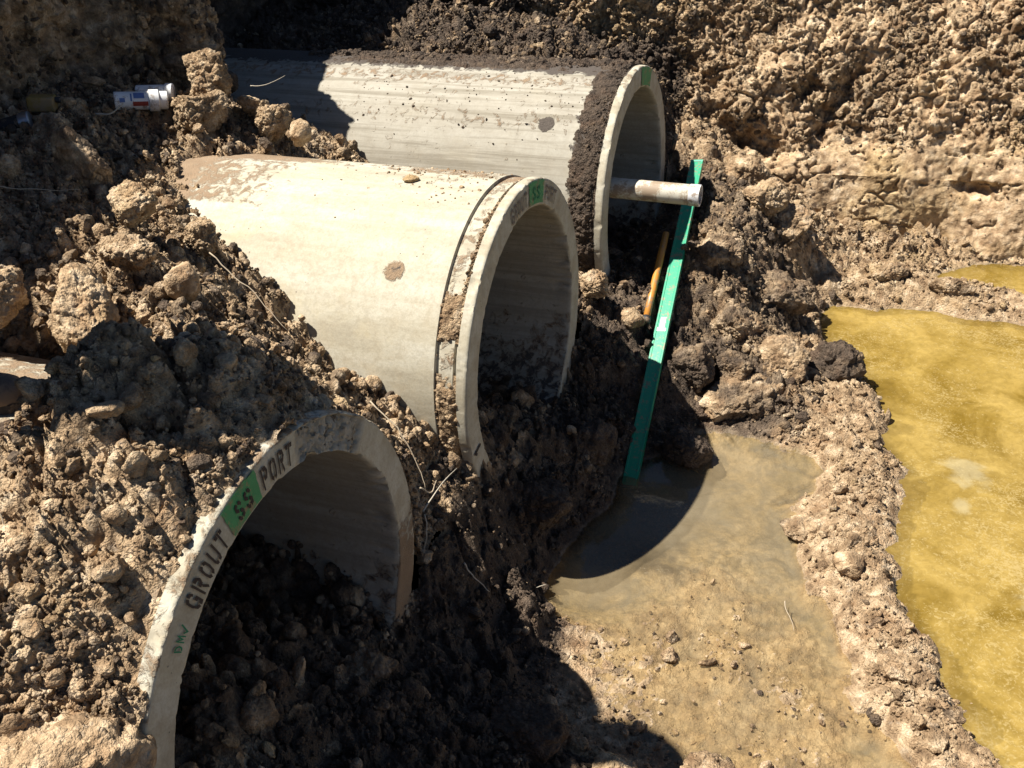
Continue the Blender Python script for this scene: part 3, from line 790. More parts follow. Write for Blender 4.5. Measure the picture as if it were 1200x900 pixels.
# ------------------------------------------------------------------ clods
_bm = bmesh.new(); bmesh.ops.create_icosphere(_bm, subdivisions=6, radius=1)
ICO6 = np.array([v.co[:] for v in _bm.verts]); ICO6F = np.array([[v.index for v in f.verts] for f in _bm.faces]); _bm.free()
_bm = bmesh.new(); bmesh.ops.create_icosphere(_bm, subdivisions=4, radius=1)
ICO4 = np.array([v.co[:] for v in _bm.verts]); ICO4F = np.array([[v.index for v in f.verts] for f in _bm.faces]); _bm.free()

def clod_shape(D, seed, size, planes=8, bumps=1., blocky=.75):
    """a broken lump of soil: a sphere cut by random planes, then crumbled"""
    r = np.random.default_rng(seed)
    n = r.normal(size=(planes, 3)); n /= np.linalg.norm(n, axis=1)[:, None]
    dd = r.uniform(.55, .95, planes)
    s = D @ n.T
    lim = np.where(s > .05, dd[None] / np.maximum(s, .05), 9.)
    k = 34.
    rad = -np.log(np.exp(-k * lim).sum(1) + np.exp(-k * 1.0)) / k
    blocky = .55 + .45 * blocky
    rad = rad * blocky + (1 - blocky) * .85
    P = D * rad[:, None] * np.array(size)
    m = float(np.mean(size)); off = seed * 1.7
    q = P + off
    h = fbm(q, .9 / m, 4, .55, seed) * .16 * m
    h += (crags(q, 1.7 / m, seed + 3, False) - .35) * .13 * m * bumps
    h += (crags(q, 4.2 / m, seed + 4, False) - .35) * .085 * m * bumps
    if m > .04: h += (crags(q, 11 / m, seed + 8, False) - .35) * .030 * m
    h += fbm(q, 9 / m, 3, .6, seed + 5) * .03 * m * bumps
    F1, F2, R = worley(q, 2.0 / m, seed + 6)
    h -= .045 * m * np.exp(-((F2 - F1) / .06) ** 2)
    return P + D * h[:, None]

CLOD_N = [0]
def clod(name, label, loc, size, rot=(0, 0, 0), wet=0., ochre=.15, seed=None, bumps=1., blocky=.75, cat='clod', group=None):
    CLOD_N[0] += 1; seed = seed or 100 + CLOD_N[0] * 13
    V = clod_shape(ICO6 if max(size) > .07 else ICO4, seed, size, bumps=bumps, blocky=blocky)
    F = ICO6F if max(size) > .07 else ICO4F
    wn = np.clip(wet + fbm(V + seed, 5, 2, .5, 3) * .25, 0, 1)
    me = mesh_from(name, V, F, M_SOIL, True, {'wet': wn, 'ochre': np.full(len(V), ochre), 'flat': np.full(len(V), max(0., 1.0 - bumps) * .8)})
    o = link(name, me); o.location = (loc[0], loc[1], loc[2] - .16 * size[2]); o.rotation_euler = rot
    return tag(o, label, cat, group)

CL = [
 # left mound
 ('soil_clod', 'tall ragged clod at the upper left, its top the highest sunlit lump beside the bottle', (-1.47, .33, 1.52), (.095, .10, .12), .0, .2, 1.1, .75),
 ('soil_clod', 'big brown clod right of the white plastic tubes, under the tall ragged one', (-1.44, .20, 1.42), (.11, .10, .10), .15, .2, 1., .75),
 ('soil_clod', 'reddish crumbly clod in front of the dark shaded end of the far pipe', (-1.24, .40, 1.33), (.085, .075, .08), .05, .25, 1.2, .6),
 ('soil_clod', 'rounded smooth clod at the upper edge of the middle pipe barrel', (-1.08, .34, 1.30), (.060, .055, .055), .1, .2, .6, .5),
 ('soil_clod', 'small clod wedged between the tall ragged clod and the reddish crumbly one', (-1.36, .42, 1.38), (.05, .045, .045), .1, .2, 1., .7),
 ('soil_clod', 'large flat sided brown slab tilted above the bare strip of the near pipe', (-.82, -1.24, 1.34), (.17, .09, .105), .0, .35, .45, .9),
 ('soil_clod', 'cracked clod cut by the left photo edge above the bare strip of concrete', (-1.02, -1.32, 1.40), (.10, .10, .10), .1, .2, .8, .8),
 ('soil_clod', 'dark oval clod lying behind the large flat sided slab', (-.84, -.99, 1.40), (.10, .06, .05), .3, .1, .9, .6),
 ('soil_clod', 'egg shaped clod standing on the mound right of the tilted slab', (-.66, -1.00, 1.33), (.052, .05, .065), .05, .3, .4, .45),
 ('soil_clod', 'smooth dark slab standing on edge in the shade of the left bank', (-1.42, -.50, 1.45), (.11, .05, .13), .45, .1, .25, .95),
 ('soil_clod', 'ochre tinted clod on the sunlit edge of the left shade, above the large slab', (-1.03, -.72, 1.42), (.09, .07, .08), .0, .5, .8, .75),
 ('soil_clod', 'dark clod in the deep shade at the left, behind the smooth slab', (-1.72, -.28, 1.46), (.11, .09, .08), .35, .1, .8, .7),
 ('soil_clod', 'yellowish brown lump in the shade just left of the white plastic tubes', (-1.90, .02, 1.44), (.085, .08, .07), .2, .45, .7, .6),
 ('soil_clod', 'knobbly clod half buried on the slope left of the middle pipe barrel', (-.93, -.55, 1.25), (.075, .06, .06), .1, .2, 1., .7),
 ('soil_clod', 'brown clod at the crest of the mound over the near pipe', (-.42, -1.53, 1.44), (.085, .075, .06), .1, .2, 1., .7),
 ('soil_clod', 'angular clod lying halfway down the near mound, a shaded hollow beneath it', (-.32, -2.00, 1.26), (.075, .055, .055), .0, .3, .8, .85),
 ('soil_clod', 'blocky clod low on the near mound close to the white pipe edge', (-.19, -2.02, 1.17), (.05, .05, .05), .0, .3, .7, .85),
 ('soil_mound', 'big rounded lump of soil in the bottom left corner against the near pipe', (-.15, -2.29, .95), (.25, .15, .15), .0, .25, .55, .35),
 ('soil_clod', 'lit clod sitting in the gap between the middle and far pipe mouths', (.02, .76, .56), (.075, .065, .06), .0, .3, .9, .7),
 # pile on the right
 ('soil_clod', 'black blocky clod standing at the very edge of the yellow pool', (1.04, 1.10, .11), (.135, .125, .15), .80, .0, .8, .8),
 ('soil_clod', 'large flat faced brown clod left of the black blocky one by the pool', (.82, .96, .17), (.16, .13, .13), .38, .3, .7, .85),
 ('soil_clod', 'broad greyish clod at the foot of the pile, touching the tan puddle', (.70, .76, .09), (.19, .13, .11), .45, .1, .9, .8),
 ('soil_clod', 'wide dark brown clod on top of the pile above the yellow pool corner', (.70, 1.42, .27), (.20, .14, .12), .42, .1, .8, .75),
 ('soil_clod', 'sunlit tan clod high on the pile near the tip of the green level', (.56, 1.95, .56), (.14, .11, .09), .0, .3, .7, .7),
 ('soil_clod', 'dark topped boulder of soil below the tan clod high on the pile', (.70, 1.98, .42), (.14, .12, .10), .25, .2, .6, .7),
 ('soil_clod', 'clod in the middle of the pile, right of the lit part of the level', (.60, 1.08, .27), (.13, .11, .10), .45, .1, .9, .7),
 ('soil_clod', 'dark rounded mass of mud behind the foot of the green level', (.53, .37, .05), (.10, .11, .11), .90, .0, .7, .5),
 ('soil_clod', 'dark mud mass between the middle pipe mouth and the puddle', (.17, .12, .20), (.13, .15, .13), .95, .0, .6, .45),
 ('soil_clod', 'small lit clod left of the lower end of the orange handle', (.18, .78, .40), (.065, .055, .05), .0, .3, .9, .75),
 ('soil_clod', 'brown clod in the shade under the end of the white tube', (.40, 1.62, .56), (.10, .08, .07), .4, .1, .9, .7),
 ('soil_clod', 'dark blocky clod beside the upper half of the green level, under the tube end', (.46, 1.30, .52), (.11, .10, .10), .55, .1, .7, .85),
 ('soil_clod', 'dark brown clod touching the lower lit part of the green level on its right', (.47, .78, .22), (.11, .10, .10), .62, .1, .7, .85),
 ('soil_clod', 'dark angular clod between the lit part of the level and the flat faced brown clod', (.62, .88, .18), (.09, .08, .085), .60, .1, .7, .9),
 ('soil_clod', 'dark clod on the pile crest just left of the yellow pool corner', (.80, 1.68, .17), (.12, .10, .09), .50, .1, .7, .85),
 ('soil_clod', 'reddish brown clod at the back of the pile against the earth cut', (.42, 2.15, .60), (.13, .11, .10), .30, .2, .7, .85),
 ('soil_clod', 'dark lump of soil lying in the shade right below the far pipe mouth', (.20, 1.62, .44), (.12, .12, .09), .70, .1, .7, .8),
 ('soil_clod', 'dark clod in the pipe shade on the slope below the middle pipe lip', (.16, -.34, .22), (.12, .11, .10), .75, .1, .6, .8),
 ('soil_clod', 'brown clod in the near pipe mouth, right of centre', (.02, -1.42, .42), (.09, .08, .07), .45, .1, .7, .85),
 # bottom and berm
 ('soil_clod', 'dark clod in the pipe shade at the bottom edge, left of the tan rounded one', (.42, -1.27, .17), (.13, .12, .10), .85, .0, .6, .55),
 ('soil_clod', 'tan rounded clod at the bottom edge just below the round shadow', (.70, -1.27, .07), (.085, .075, .07), .0, .3, .5, .45),
 ('soil_clod', 'cracked grey brown clod at the bottom edge between the round shadow and the berm', (.93, -1.20, .04), (.13, .08, .075), .1, .15, .9, .7),
 ('soil_clod', 'flat slab of mud on the berm sticking out into the tan puddle', (1.08, .01, .035), (.13, .10, .035), .3, .1, .6, .8),
 ('soil_clod', 'small square topped block on the berm below the flat slab', (1.23, -.19, .085), (.065, .055, .05), .0, .2, .5, .9),
 ('soil_clod', 'ragged clump low on the berm, jutting into the tan puddle near the bottom', (1.43, -.62, .06), (.10, .08, .05), .05, .15, 1.1, .6),
 ('soil_clod', 'grey lump on the far berm at the corner of the small back pool', (1.50, 2.06, .11), (.10, .055, .05), .25, .05, 1., .7),
 ('soil_clod', 'reddish clod on the far berm left of the small back pool', (1.22, 2.12, .13), (.10, .07, .06), .2, .3, 1., .7),
]
rr = random.Random(3)
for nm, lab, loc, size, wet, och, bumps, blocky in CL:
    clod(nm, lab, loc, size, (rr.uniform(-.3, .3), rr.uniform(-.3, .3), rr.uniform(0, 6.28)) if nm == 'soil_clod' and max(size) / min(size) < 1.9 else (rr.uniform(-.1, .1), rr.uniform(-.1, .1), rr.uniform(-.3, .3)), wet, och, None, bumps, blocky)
# a broken chip of soil lying on the middle barrel
clod('soil_chip', 'small orange brown chip lying on top of the middle pipe barrel', (-.415, -.02, 1.289), (.030, .024, .013), (0, 0, .4), 0, .8, 77, .4, .95, 'chip')

# ------------------------------------------------------------------ crumbs (uncountable): points carrying instanced crumb shapes
protos = bpy.data.collections.new('crumb_shapes')
for k in range(14):
    V = clod_shape(ICO4, 900 + k * 7, RNG.uniform(.55, 1.25, 3), planes=(6, 7, 8, 12)[k % 4], bumps=(.35, .6, .9)[k % 3], blocky=.95)
    me = mesh_from('crumb', V, ICO4F, M_SOIL, True)
    o = bpy.data.objects.new('crumb', me); protos.objects.link(o)

def crumb_tree():
    t = bpy.data.node_groups.new('scatter_crumbs', 'GeometryNodeTree')
    t.interface.new_socket('Geometry', in_out='INPUT', socket_type='NodeSocketGeometry')
    t.interface.new_socket('Geometry', in_out='OUTPUT', socket_type='NodeSocketGeometry')
    gi = t.nodes.new('NodeGroupInput'); go = t.nodes.new('NodeGroupOutput')
    ci = t.nodes.new('GeometryNodeCollectionInfo'); ci.inputs['Collection'].default_value = protos
    ci.inputs['Separate Children'].default_value = True; ci.inputs['Reset Children'].default_value = True
    ip = t.nodes.new('GeometryNodeInstanceOnPoints'); ip.inputs['Pick Instance'].default_value = True
    def na(name, ty):
        n = t.nodes.new('GeometryNodeInputNamedAttribute'); n.data_type = ty; n.inputs['Name'].default_value = name
        return n.outputs['Attribute']
    t.links.new(gi.outputs[0], ip.inputs['Points']); t.links.new(ci.outputs[0], ip.inputs['Instance'])
    t.links.new(na('pick', 'INT'), ip.inputs['Instance Index'])
    t.links.new(na('rot', 'FLOAT_VECTOR'), ip.inputs['Rotation']); t.links.new(na('scl', 'FLOAT_VECTOR'), ip.inputs['Scale'])
    t.links.new(ip.outputs[0], go.inputs[0])
    return t
TREE = crumb_tree()

def crumbs(name, label, P, S, wet, och, cat='soil'):
    n = len(P); me = bpy.data.meshes.new(name); me.vertices.add(n)
    me.vertices.foreach_set('co', np.asarray(P, np.float32).ravel())
    def put_attr(nm, ty, val, fld):
        a = me.attributes.new(nm, ty, 'POINT'); a.data.foreach_set(fld, np.ascontiguousarray(val).ravel())
    put_attr('pick', 'INT', RNG.integers(0, 14, n).astype(np.int32), 'value')
    put_attr('rot', 'FLOAT_VECTOR', RNG.uniform(0, 6.28, (n, 3)).astype(np.float32), 'vector')
    put_attr('scl', 'FLOAT_VECTOR', (S[:, None] * RNG.uniform(.75, 1.25, (n, 3))).astype(np.float32), 'vector')
    put_attr('wet', 'FLOAT', wet.astype(np.float32), 'value'); put_attr('ochre', 'FLOAT', och.astype(np.float32), 'value')
    o = link(name, me); md = o.modifiers.new('scatter', 'NODES'); md.node_group = TREE
    return tag(o, label, cat, kind='stuff')

def sizes(n, lo, hi, a):
    u = RNG.random(n); return (lo ** -a + u * (hi ** -a - lo ** -a)) ** (-1 / a)

def scatter(entry, n, lo, hi, a, sink=.12):
    V, wet, och, den, fac = entry
    p3 = np.c_[V[:, 0], V[:, 1], V[:, 2]]
    d = den * (.35 + 1.3 * sstep(-.15, .35, fbm(p3, 4, 3, .55, 200)))
    c = np.cumsum(d); idx = np.searchsorted(c, RNG.random(n) * c[-1])
    idx = np.clip(idx, 0, len(V) - 1)
    S = sizes(n, lo, hi, a)
    P = V[idx] + RNG.uniform(-.004, .004, (n, 3)); P[:, 2] += S * (.5 - sink) - .001
    w = np.clip(wet[idx] + RNG.normal(.06, .26, n), 0, 1); o = np.clip(och[idx] + RNG.normal(0, .2, n), 0, 1)
    return P, S, w, o

G = [scatter(SCATTER[0], 58000, .0032, .036, 2.35)]
for e in SCATTER[1:4]: G.append(scatter(e, 1800, .006, .05, 1.9))
crumbs('soil_crumbs', 'loose damp crumbs and small clods over the ground before the pipe mouths', *[np.concatenate([g[k] for g in G]) for k in range(4)])
crumbs('soil_crumbs', 'loose dry brown crumbs and small clods over the heaped backfill', *scatter(SCATTER[4], 150000, .0032, .034, 2.35))
crumbs('soil_crumbs', 'crumbling lumps clinging to the sunlit back cut', *scatter(SCATTER[5], 30000, .004, .026, 2.3, .5))
crumbs('soil_crumbs', 'lumps clinging to the shaded left cut', *scatter(SCATTER[6], 3500, .007, .05, 2.0, .6))

def on_pipe(idx, x, deg, lift=0.):
    th = np.radians(deg); r = RO + lift
    return np.c_[x, PIPE_Y[idx] + r * np.cos(th), ZP + r * np.sin(th)]
def mud_cake(root, x0, x1, d0, d1, amp, seed, wet, och=0., step=.004):
    """a ragged crust of caked mud on a barrel, thinning out to nothing at its margins"""
    nx = int((x1 - x0) / step) + 2; nd = int(math.radians(d1 - d0) * RO / step) + 2
    X, D = np.meshgrid(np.linspace(x0, x1, nx), np.linspace(d0, d1, nd), indexing='ij'); X = X.ravel(); D = D.ravel()
    th = np.radians(D); p = np.c_[X, RO * np.cos(th), RO * np.sin(th)] + seed
    ex = np.minimum(X - x0, x1 - X) / (x1 - x0) * 2; ed = np.minimum(D - d0, d1 - D) / (d1 - d0) * 2
    m = sstep(0, .55, ex) * sstep(0, .25, ed)
    h = fbm(p, 14, 4, .6, seed) * .55 + (crags(p, 34, seed + 1, False) - .2) * .55 + (crags(p, 75, seed + 2, False) - .3) * .3 + 1.15 * m - .62
    r = RO - .0045 + np.clip(h, -.3, 1.6) * amp
    V = np.c_[X, r * np.cos(th), r * np.sin(th)]
    me = mesh_from('mud_cake', V, grid_faces(nx, nd), M_SOIL, True, {'wet': np.full(len(V), wet), 'ochre': np.full(len(V), och)})
    return link('mud_cake', me, root)
mud_cake(pipeC, -.195, -.030, 76, 220, .0150, 310, .92)
mud_cake(pipeC, -1.9, -.03, 70, 99, .0150, 320, .92)
mud_cake(pipeB, -.118, -.036, 163, 222, .0115, 330, .25, .2)
mud_cake(pipeB, -.118, -.036, 137, 153, .0105, 340, .25, .2)
# black mud along the top of the far pipe and in its end band
n = 2600
x = RNG.uniform(-1.75, -.05, n); deg = 88 - np.abs(RNG.normal(0, 1, n)) * 10 + RNG.normal(0, 2.2, n) + 5 * np.sin(x * 9) * .4
S = sizes(n, .005, .024, 1.8); P1 = on_pipe(2, x, deg, .002)
n2 = 1300
x2 = np.clip(RNG.normal(-.092, .026, n2), -.175, -.044); deg2 = RNG.uniform(80, 215, n2); S2 = sizes(n2, .003, .016, 2.3); P2 = on_pipe(2, x2, deg2, -.002)
n3 = 110
x3 = RNG.uniform(-1.3, -.15, n3); deg3 = 118 + RNG.normal(0, 14, n3); S3 = sizes(n3, .003, .010, 2.); P3 = on_pipe(2, x3, deg3, 0)
S = np.r_[S, S2, S3]
crumbs('mud_crumbs', 'black mud crumbs stuck along the top and the end band of the far pipe', np.r_[P1, P2, P3], S, np.full(len(S), .8), np.full(len(S), .0), 'mud')
# soil packed in the tape band of the middle pipe, and crumbs on its crown
n = 640
x = RNG.uniform(-.114, -.040, n); deg = np.concatenate([RNG.uniform(168, 216, 300), RNG.normal(145, 4, 100), 118 + RNG.normal(0, 12, 240)]); S = sizes(n, .0025, .013, 2.2)
x[400:] = RNG.normal(-.044, .005, 240); P = on_pipe(1, x, deg, -.005)
m = 160
xm = -.12 - np.abs(RNG.normal(0, .28, m)); dm = 84 + RNG.normal(0, 12, m); Sm = sizes(m, .0025, .009, 2.0)
P = np.r_[P, on_pipe(1, xm, dm, 0)]; S = np.r_[S, Sm]
m = 260
dm = RNG.uniform(95, 150, m); xm = RNG.uniform(-.03, -.008, m); keep = RNG.random(m) < .0
crumbs('soil_crumbs', 'crumbs packed into the end band and strewn on the crown of the middle pipe', P, S, np.full(len(S), .25), np.full(len(S), .2))

# ------------------------------------------------------------------ spirit level, tube, handle
def boxmesh(bm_list):
    V = []; F = []
    for (x0, x1, y0, y1, z0, z1) in bm_list:
        b = len(V)
        V += [(x0, y0, z0), (x1, y0, z0), (x1, y1, z0), (x0, y1, z0), (x0, y0, z1), (x1, y0, z1), (x1, y1, z1), (x0, y1, z1)]
        F += [tuple(b + i for i in f) for f in ((3, 2, 1, 0), (4, 5, 6, 7), (0, 1, 5, 4), (1, 2, 6, 5), (2, 3, 7, 6), (3, 0, 4, 7))]
    return V, F
def bevelled(name, V, F, mat, parent, w=.002, seg=2):
    me = mesh_from(name, V, F, mat, False); bm = bmesh.new(); bm.from_mesh(me)
    bmesh.ops.bevel(bm, geom=bm.edges[:], offset=w, segments=seg, affect='EDGES', profile=.6); bm.to_mesh(me); bm.free()
    return link(name, me, parent)

LB = Vector((.347, .133, -.030)); LT = Vector((.252, 1.735, .786)); LLEN = (LT - LB).length
lev = thing('spirit_level', 'long emerald green spirit level leaning from the puddle up past the white tube', 'spirit level', LB)
zax = (LT - LB).normalized(); cam0 = Vector((1.211, -3.095, 2.543))
view = (cam0 - (LB + LT) / 2).normalized()
yax = (view - zax * view.dot(zax)).normalized()
yax = (Matrix.Rotation(math.radians(-16), 3, zax) @ yax).normalized(); xax = yax.cross(zax).normalized()
lev.rotation_euler = Matrix((xax, yax, zax)).transposed().to_euler()
W2, D2 = .030, .0125
# rectangular extrusion with two shallow ribs along the wide faces
prof = [(-W2, -D2), (W2, -D2), (W2, D2), (W2 - .008, D2), (W2 - .010, D2 - .002), (-W2 + .010, D2 - .002), (-W2 + .008, D2), (-W2, D2)]
V = []; F = []
n = len(prof); zs = [.008, LLEN - .008]
for z in zs: V += [(p[0], p[1], z) for p in prof]
F = [(i, (i + 1) % n, n + (i + 1) % n, n + i) for i in range(n)] + [tuple(range(n))[::-1], tuple(range(n, 2 * n))]
link('body', mesh_from('body', V, F, M_LEVEL, False), lev)
for z0, z1 in ((-.004, .008), (LLEN - .008, LLEN + .004)):
    V, F = boxmesh([(-W2 - .001, W2 + .001, -D2 - .001, D2 + .001, z0, z1)]); bevelled('end_cap', V, F, M_BLACK if z0 < .5 else M_LEVELEDGE, lev, .0015)
V, F = boxmesh([(-.013, .013, D2 - .0018, D2 - .0004, .795, .852)]); put('sticker', (V, F), M_STICKER, lev)
for zc in (LLEN - .17, LLEN * .5 + .26, .2):
    pass
V, F = boxmesh([(-.020, .020, D2 - .0018, D2 - .0006, .775, .793)]); put('vial_window', (V, F), M_PVC, lev)

tb = thing('plastic_tube', 'short cream plastic tube sticking out of the far pipe mouth over the green level', 'tube', (0, 1.16, .84))
TA = Vector((-.55, 1.165, .850)) - tb.location; TBv = Vector((.385, 1.16, .842)) - tb.location
d = (TBv - TA)
ro, ri = .046, .040
ring = []
N = 40
def tubepipe(A, B, ro, ri, n=40, m=12, wob=0.):
    A = Vector(A); B = Vector(B); d = (B - A).normalized(); x = d.cross(Vector((0, 0, 1))).normalized(); y = x.cross(d)
    V = []; F = []
    prof = [(t, ro) for t in np.linspace(0, 1, m)] + [(1, ri), (0, ri)]
    for t, r in prof:
        for k in range(n):
            a = 2 * math.pi * k / n; V.append(tuple(A + (B - A) * t + (x * math.cos(a) + y * math.sin(a)) * r))
    L = len(prof)
    for i in range(L):
        for k in range(n):
            F.append((i * n + k, i * n + (k + 1) % n, ((i + 1) % L) * n + (k + 1) % n, ((i + 1) % L) * n + k))
    return V, F
V, F = tubepipe(TA, TBv, ro, ri); me = mesh_from('wall', V, F, M_PVC_OLD, True); me.set_sharp_from_angle(angle=.6); link('tube_wall', me, tb)
V, F = tubepipe(TBv - d.normalized() * .045, TBv + d.normalized() * .002, ro + .0022, ri - .001); me = mesh_from('tube_rim', V, F, M_PVC, True); me.set_sharp_from_angle(angle=.6); link('tube_rim', me, tb)

hd = thing('tool_handle', 'orange tool handle with black end lying just left of the green level', 'tool handle', (.232, .84, .375))
HA = Vector((0, 0, 0)); HB = Vector((.206, 1.30, .585)) - Vector(hd.location)
link('grip', mesh_from('grip', *tube([HA, HA.lerp(HB, .3), HA.lerp(HB, .7), HB], [.0155, .0165, .0165, .015], 20), M_ORANGE, True), hd)
dh = (HB - HA).normalized()
link('end_cap', mesh_from('end_cap', *tube([HA - dh * .03, HA - dh * .026, HA + dh * .004, HA + dh * .008], [.012, .021, .021, .017], 20), M_BLACK, True), hd)

# ------------------------------------------------------------------ white plastic tubes on the upper left pile
bt = thing('plastic_tube', 'white plastic tube with blue and red print and a wide white collar', 'plastic tube', (-1.775, .115, 1.452))
A = Vector((0, 0, 0)); B = Vector((-1.622, .25, 1.425)) - Vector(bt.location); dv = (B - A).normalized()
def cyl(name, p0, p1, r, mat, parent, n=32, bev=.003, label=None):
    p0 = Vector(p0); p1 = Vector(p1); dd = (p1 - p0).normalized()
    VF = tube([p0, p0 + dd * .0005, p0 + dd * bev, p1 - dd * bev, p1 - dd * .0005, p1], [r * .4, r - bev, r, r, r - bev, r * .4], n)
    me = mesh_from(name, *VF, mat, True); me.set_sharp_from_angle(angle=.7); o = link(name, me, parent)
    if label: o['label'] = label
    return o
Ln = (B - A).length
cyl('body', A, A + dv * Ln * .66, .036, M_PVC, bt)
cyl('collar', A + dv * Ln * .64, A + dv * Ln * .84, .043, M_PVC, bt)
cyl('end_piece', A + dv * Ln * .83, B, .036, M_PVC, bt)
def arc_label(name, t0, t1, a0, a1, mat, r=.0368):
    V = []; F = []; x = dv.cross(Vector((0, 0, 1))).normalized(); y = x.cross(dv).normalized(); n = 10
    for i in range(n + 1):
        a = a0 + (a1 - a0) * i / n
        for t in (t0, t1): V.append(tuple(A + dv * Ln * t + (x * math.cos(a) + y * math.sin(a)) * r))
    for i in range(n): F.append((2 * i, 2 * i + 1, 2 * i + 3, 2 * i + 2))
    put(name, (V, F), mat, bt)
# x points to the right of the axis (towards the camera side)
arc_label('printed_label', .36, .56, .5, 1.2, M_PRINT); arc_label('printed_label', .10, .20, .1, .55, M_PRINT, .0369); arc_label('printed_label', .34, .625, -.35, .15, M_PRINTRED); arc_label('printed_label', .30, .33, .2, 1.1, M_PRINT)
bt2 = thing('plastic_tube', 'white plastic tube lying behind the printed one, in the shade of the bank', 'plastic tube', (-1.79, .27, 1.44))
B2 = Vector((-1.655, .335, 1.432)) - Vector(bt2.location); d2 = B2.normalized()
cyl('body', (0, 0, 0), B2 * .8, .031, M_PVC, bt2); cyl('collar', B2 * .78, B2, .036, M_PVC, bt2)
V = []; 
# dark hose end and yellow block in the shaded corner
hs = thing('hose_end', 'dark hose end with a grey metal ring in the deep shade at the far left', 'hose', (-1.93, -.22, 1.46))
cyl('hose', (-.16, -.10, -.03), (0, 0, 0), .032, M_BLACK, hs); cyl('ring', (-.004, -.002, -.001), (.030, .019, .006), .035, M_STEEL, hs)
yb = thing('plastic_can', 'dull yellow plastic can lying in the shade behind the dark hose end', 'can', (-1.92, -.10, 1.50))
V, F = boxmesh([(-.055, .045, -.03, .03, -.03, .028)]); o = bevelled('body', V, F, M_YELLOW, yb, .011, 3); o.rotation_euler = (0, .1, .5)
cyl('cap', (.036, .02, .008), (.058, .032, .006), .011, M_BLACK, yb)

# ------------------------------------------------------------------ roots, stalks and wires
def twig(name, label, pts, r, mat, cat='root'):
    P = np.array(pts, float); n = 14; t = np.linspace(0, len(P) - 1, n)
    Q = np.stack([np.interp(t, np.arange(len(P)), P[:, k]) for k in range(3)], 1)
    for _ in range(2): Q[1:-1] = (Q[:-2] + 2 * Q[1:-1] + Q[2:]) / 4
    Q = Q + fbm(Q + len(label), 14, 2, .5, 5)[:, None] * .006
    o0 = Vector(Q[0]); me = mesh_from(name, *tube([Vector(q) - o0 for q in Q], list(np.linspace(r * .72, r * .3, n)), 7), mat, True)
    o = link(name, me); o.location = o0; return tag(o, label, cat)
TW = [
 ('dry_root', 'long thin root hanging down the soil left of the middle pipe lip', [(-.235, -.79, .86), (-.12, -.83, .80), (-.05, -.86, .70), (-.02, -.9, .64)], .0035, M_TWIG, 'root'),
 ('dry_root', 'forked pale root arching over the lit soil between the near and middle mouths', [(.03, -1.02, .66), (.035, -.94, .67), (.03, -.85, .66), (.03, -.76, .64)], .0035, M_STRAW, 'root'),
 ('dry_root', 'short bent yellowish root below the long thin root beside the near pipe', [(.0, -.96, .70), (.02, -.93, .66), (.02, -.88, .68)], .004, M_TWIG, 'root'),
 ('dry_root', 'fine root curling down beside the near pipe rim', [(.03, -1.0, .64), (.04, -1.03, .58), (.035, -1.05, .53)], .003, M_STRAW, 'root'),
 ('dry_root', 'long buried root lying across the mound below the middle pipe barrel', [(-.78, -.72, 1.27), (-.62, -.75, 1.18), (-.48, -.80, 1.08)], .0032, M_TWIG, 'root'),
 ('dry_root', 'thin root lying on the shaded crest of the near mound', [(-.36, -1.66, 1.42), (-.28, -1.62, 1.42), (-.24, -1.60, 1.40)], .0028, M_STRAW, 'root'),
 ('dry_root', 'thin upright root on the sunlit face of the near mound', [(-.42, -1.98, 1.36), (-.38, -1.99, 1.30), (-.33, -2.02, 1.24)], .003, M_TWIG, 'root'),
 ('dry_stalk', 'small curved white stalk in the shade below the white plastic tubes', [(-1.72, -.06, 1.455), (-1.66, -.04, 1.455), (-1.63, .0, 1.48)], .006, M_STRAW, 'stalk'),
 ('dry_stalk', 'thin bleached stalk in front of the shaded end of the far pipe', [(-1.52, .68, 1.37), (-1.45, .70, 1.37), (-1.38, .74, 1.40)], .0030, M_STRAW, 'stalk'),
 ('dry_stalk', 'white stalk at the dark edge of the tan puddle', [(.16, -.66, .07), (.20, -.64, .06), (.245, -.60, .06)], .004, M_STRAW, 'stalk'),
 ('dry_stalk', 'thin brown stalk stuck in the wet mud left of the berm', [(1.04, -.40, .03), (1.06, -.44, .015), (1.09, -.50, .005)], .003, M_TWIG, 'stalk'),
 ('dry_stalk', 'pale broken stalk lying in the shaded soil right of the near pipe', [(.10, -.93, .40), (.13, -.92, .34), (.17, -.90, .28)], .004, M_STRAW, 'stalk'),
 ('wire', 'thin grey wire running down the shaded soil from the left edge of the photo', [(-1.55, -.85, 1.50), (-1.40, -.78, 1.45), (-1.25, -.70, 1.43)], .0035, M_TWIG, 'wire'),
]
for a in TW: twig(*a)

# ------------------------------------------------------------------ the person on the buried pipe; only a boot reaches into the picture
def skin_mesh(name, verts, edges, rads, root_i, mat, parent, sub=2):
    me = bpy.data.meshes.new(name); me.from_pydata([tuple(v) for v in verts], edges, []); o = bpy.data.objects.new(name, me); COL.objects.link(o)
    sk = o.modifiers.new('s', 'SKIN'); sk.use_smooth_shade = True
    for i, v in enumerate(me.skin_vertices[0].data):
        r = rads[i]; v.radius = (r, r) if not isinstance(r, tuple) else r; v.use_root = (i == root_i)
    sb = o.modifiers.new('u', 'SUBSURF'); sb.levels = sub; sb.render_levels = sub
    bpy.context.view_layer.update()
    dg = bpy.context.evaluated_depsgraph_get(); ev = o.evaluated_get(dg); me2 = bpy.data.meshes.new_from_object(ev)
    o.modifiers.clear(); o.data = me2; me2.materials.clear(); me2.materials.append(mat)
    me2.polygons.foreach_set('use_smooth', np.ones(len(me2.polygons), bool)); o.parent = parent
    return o

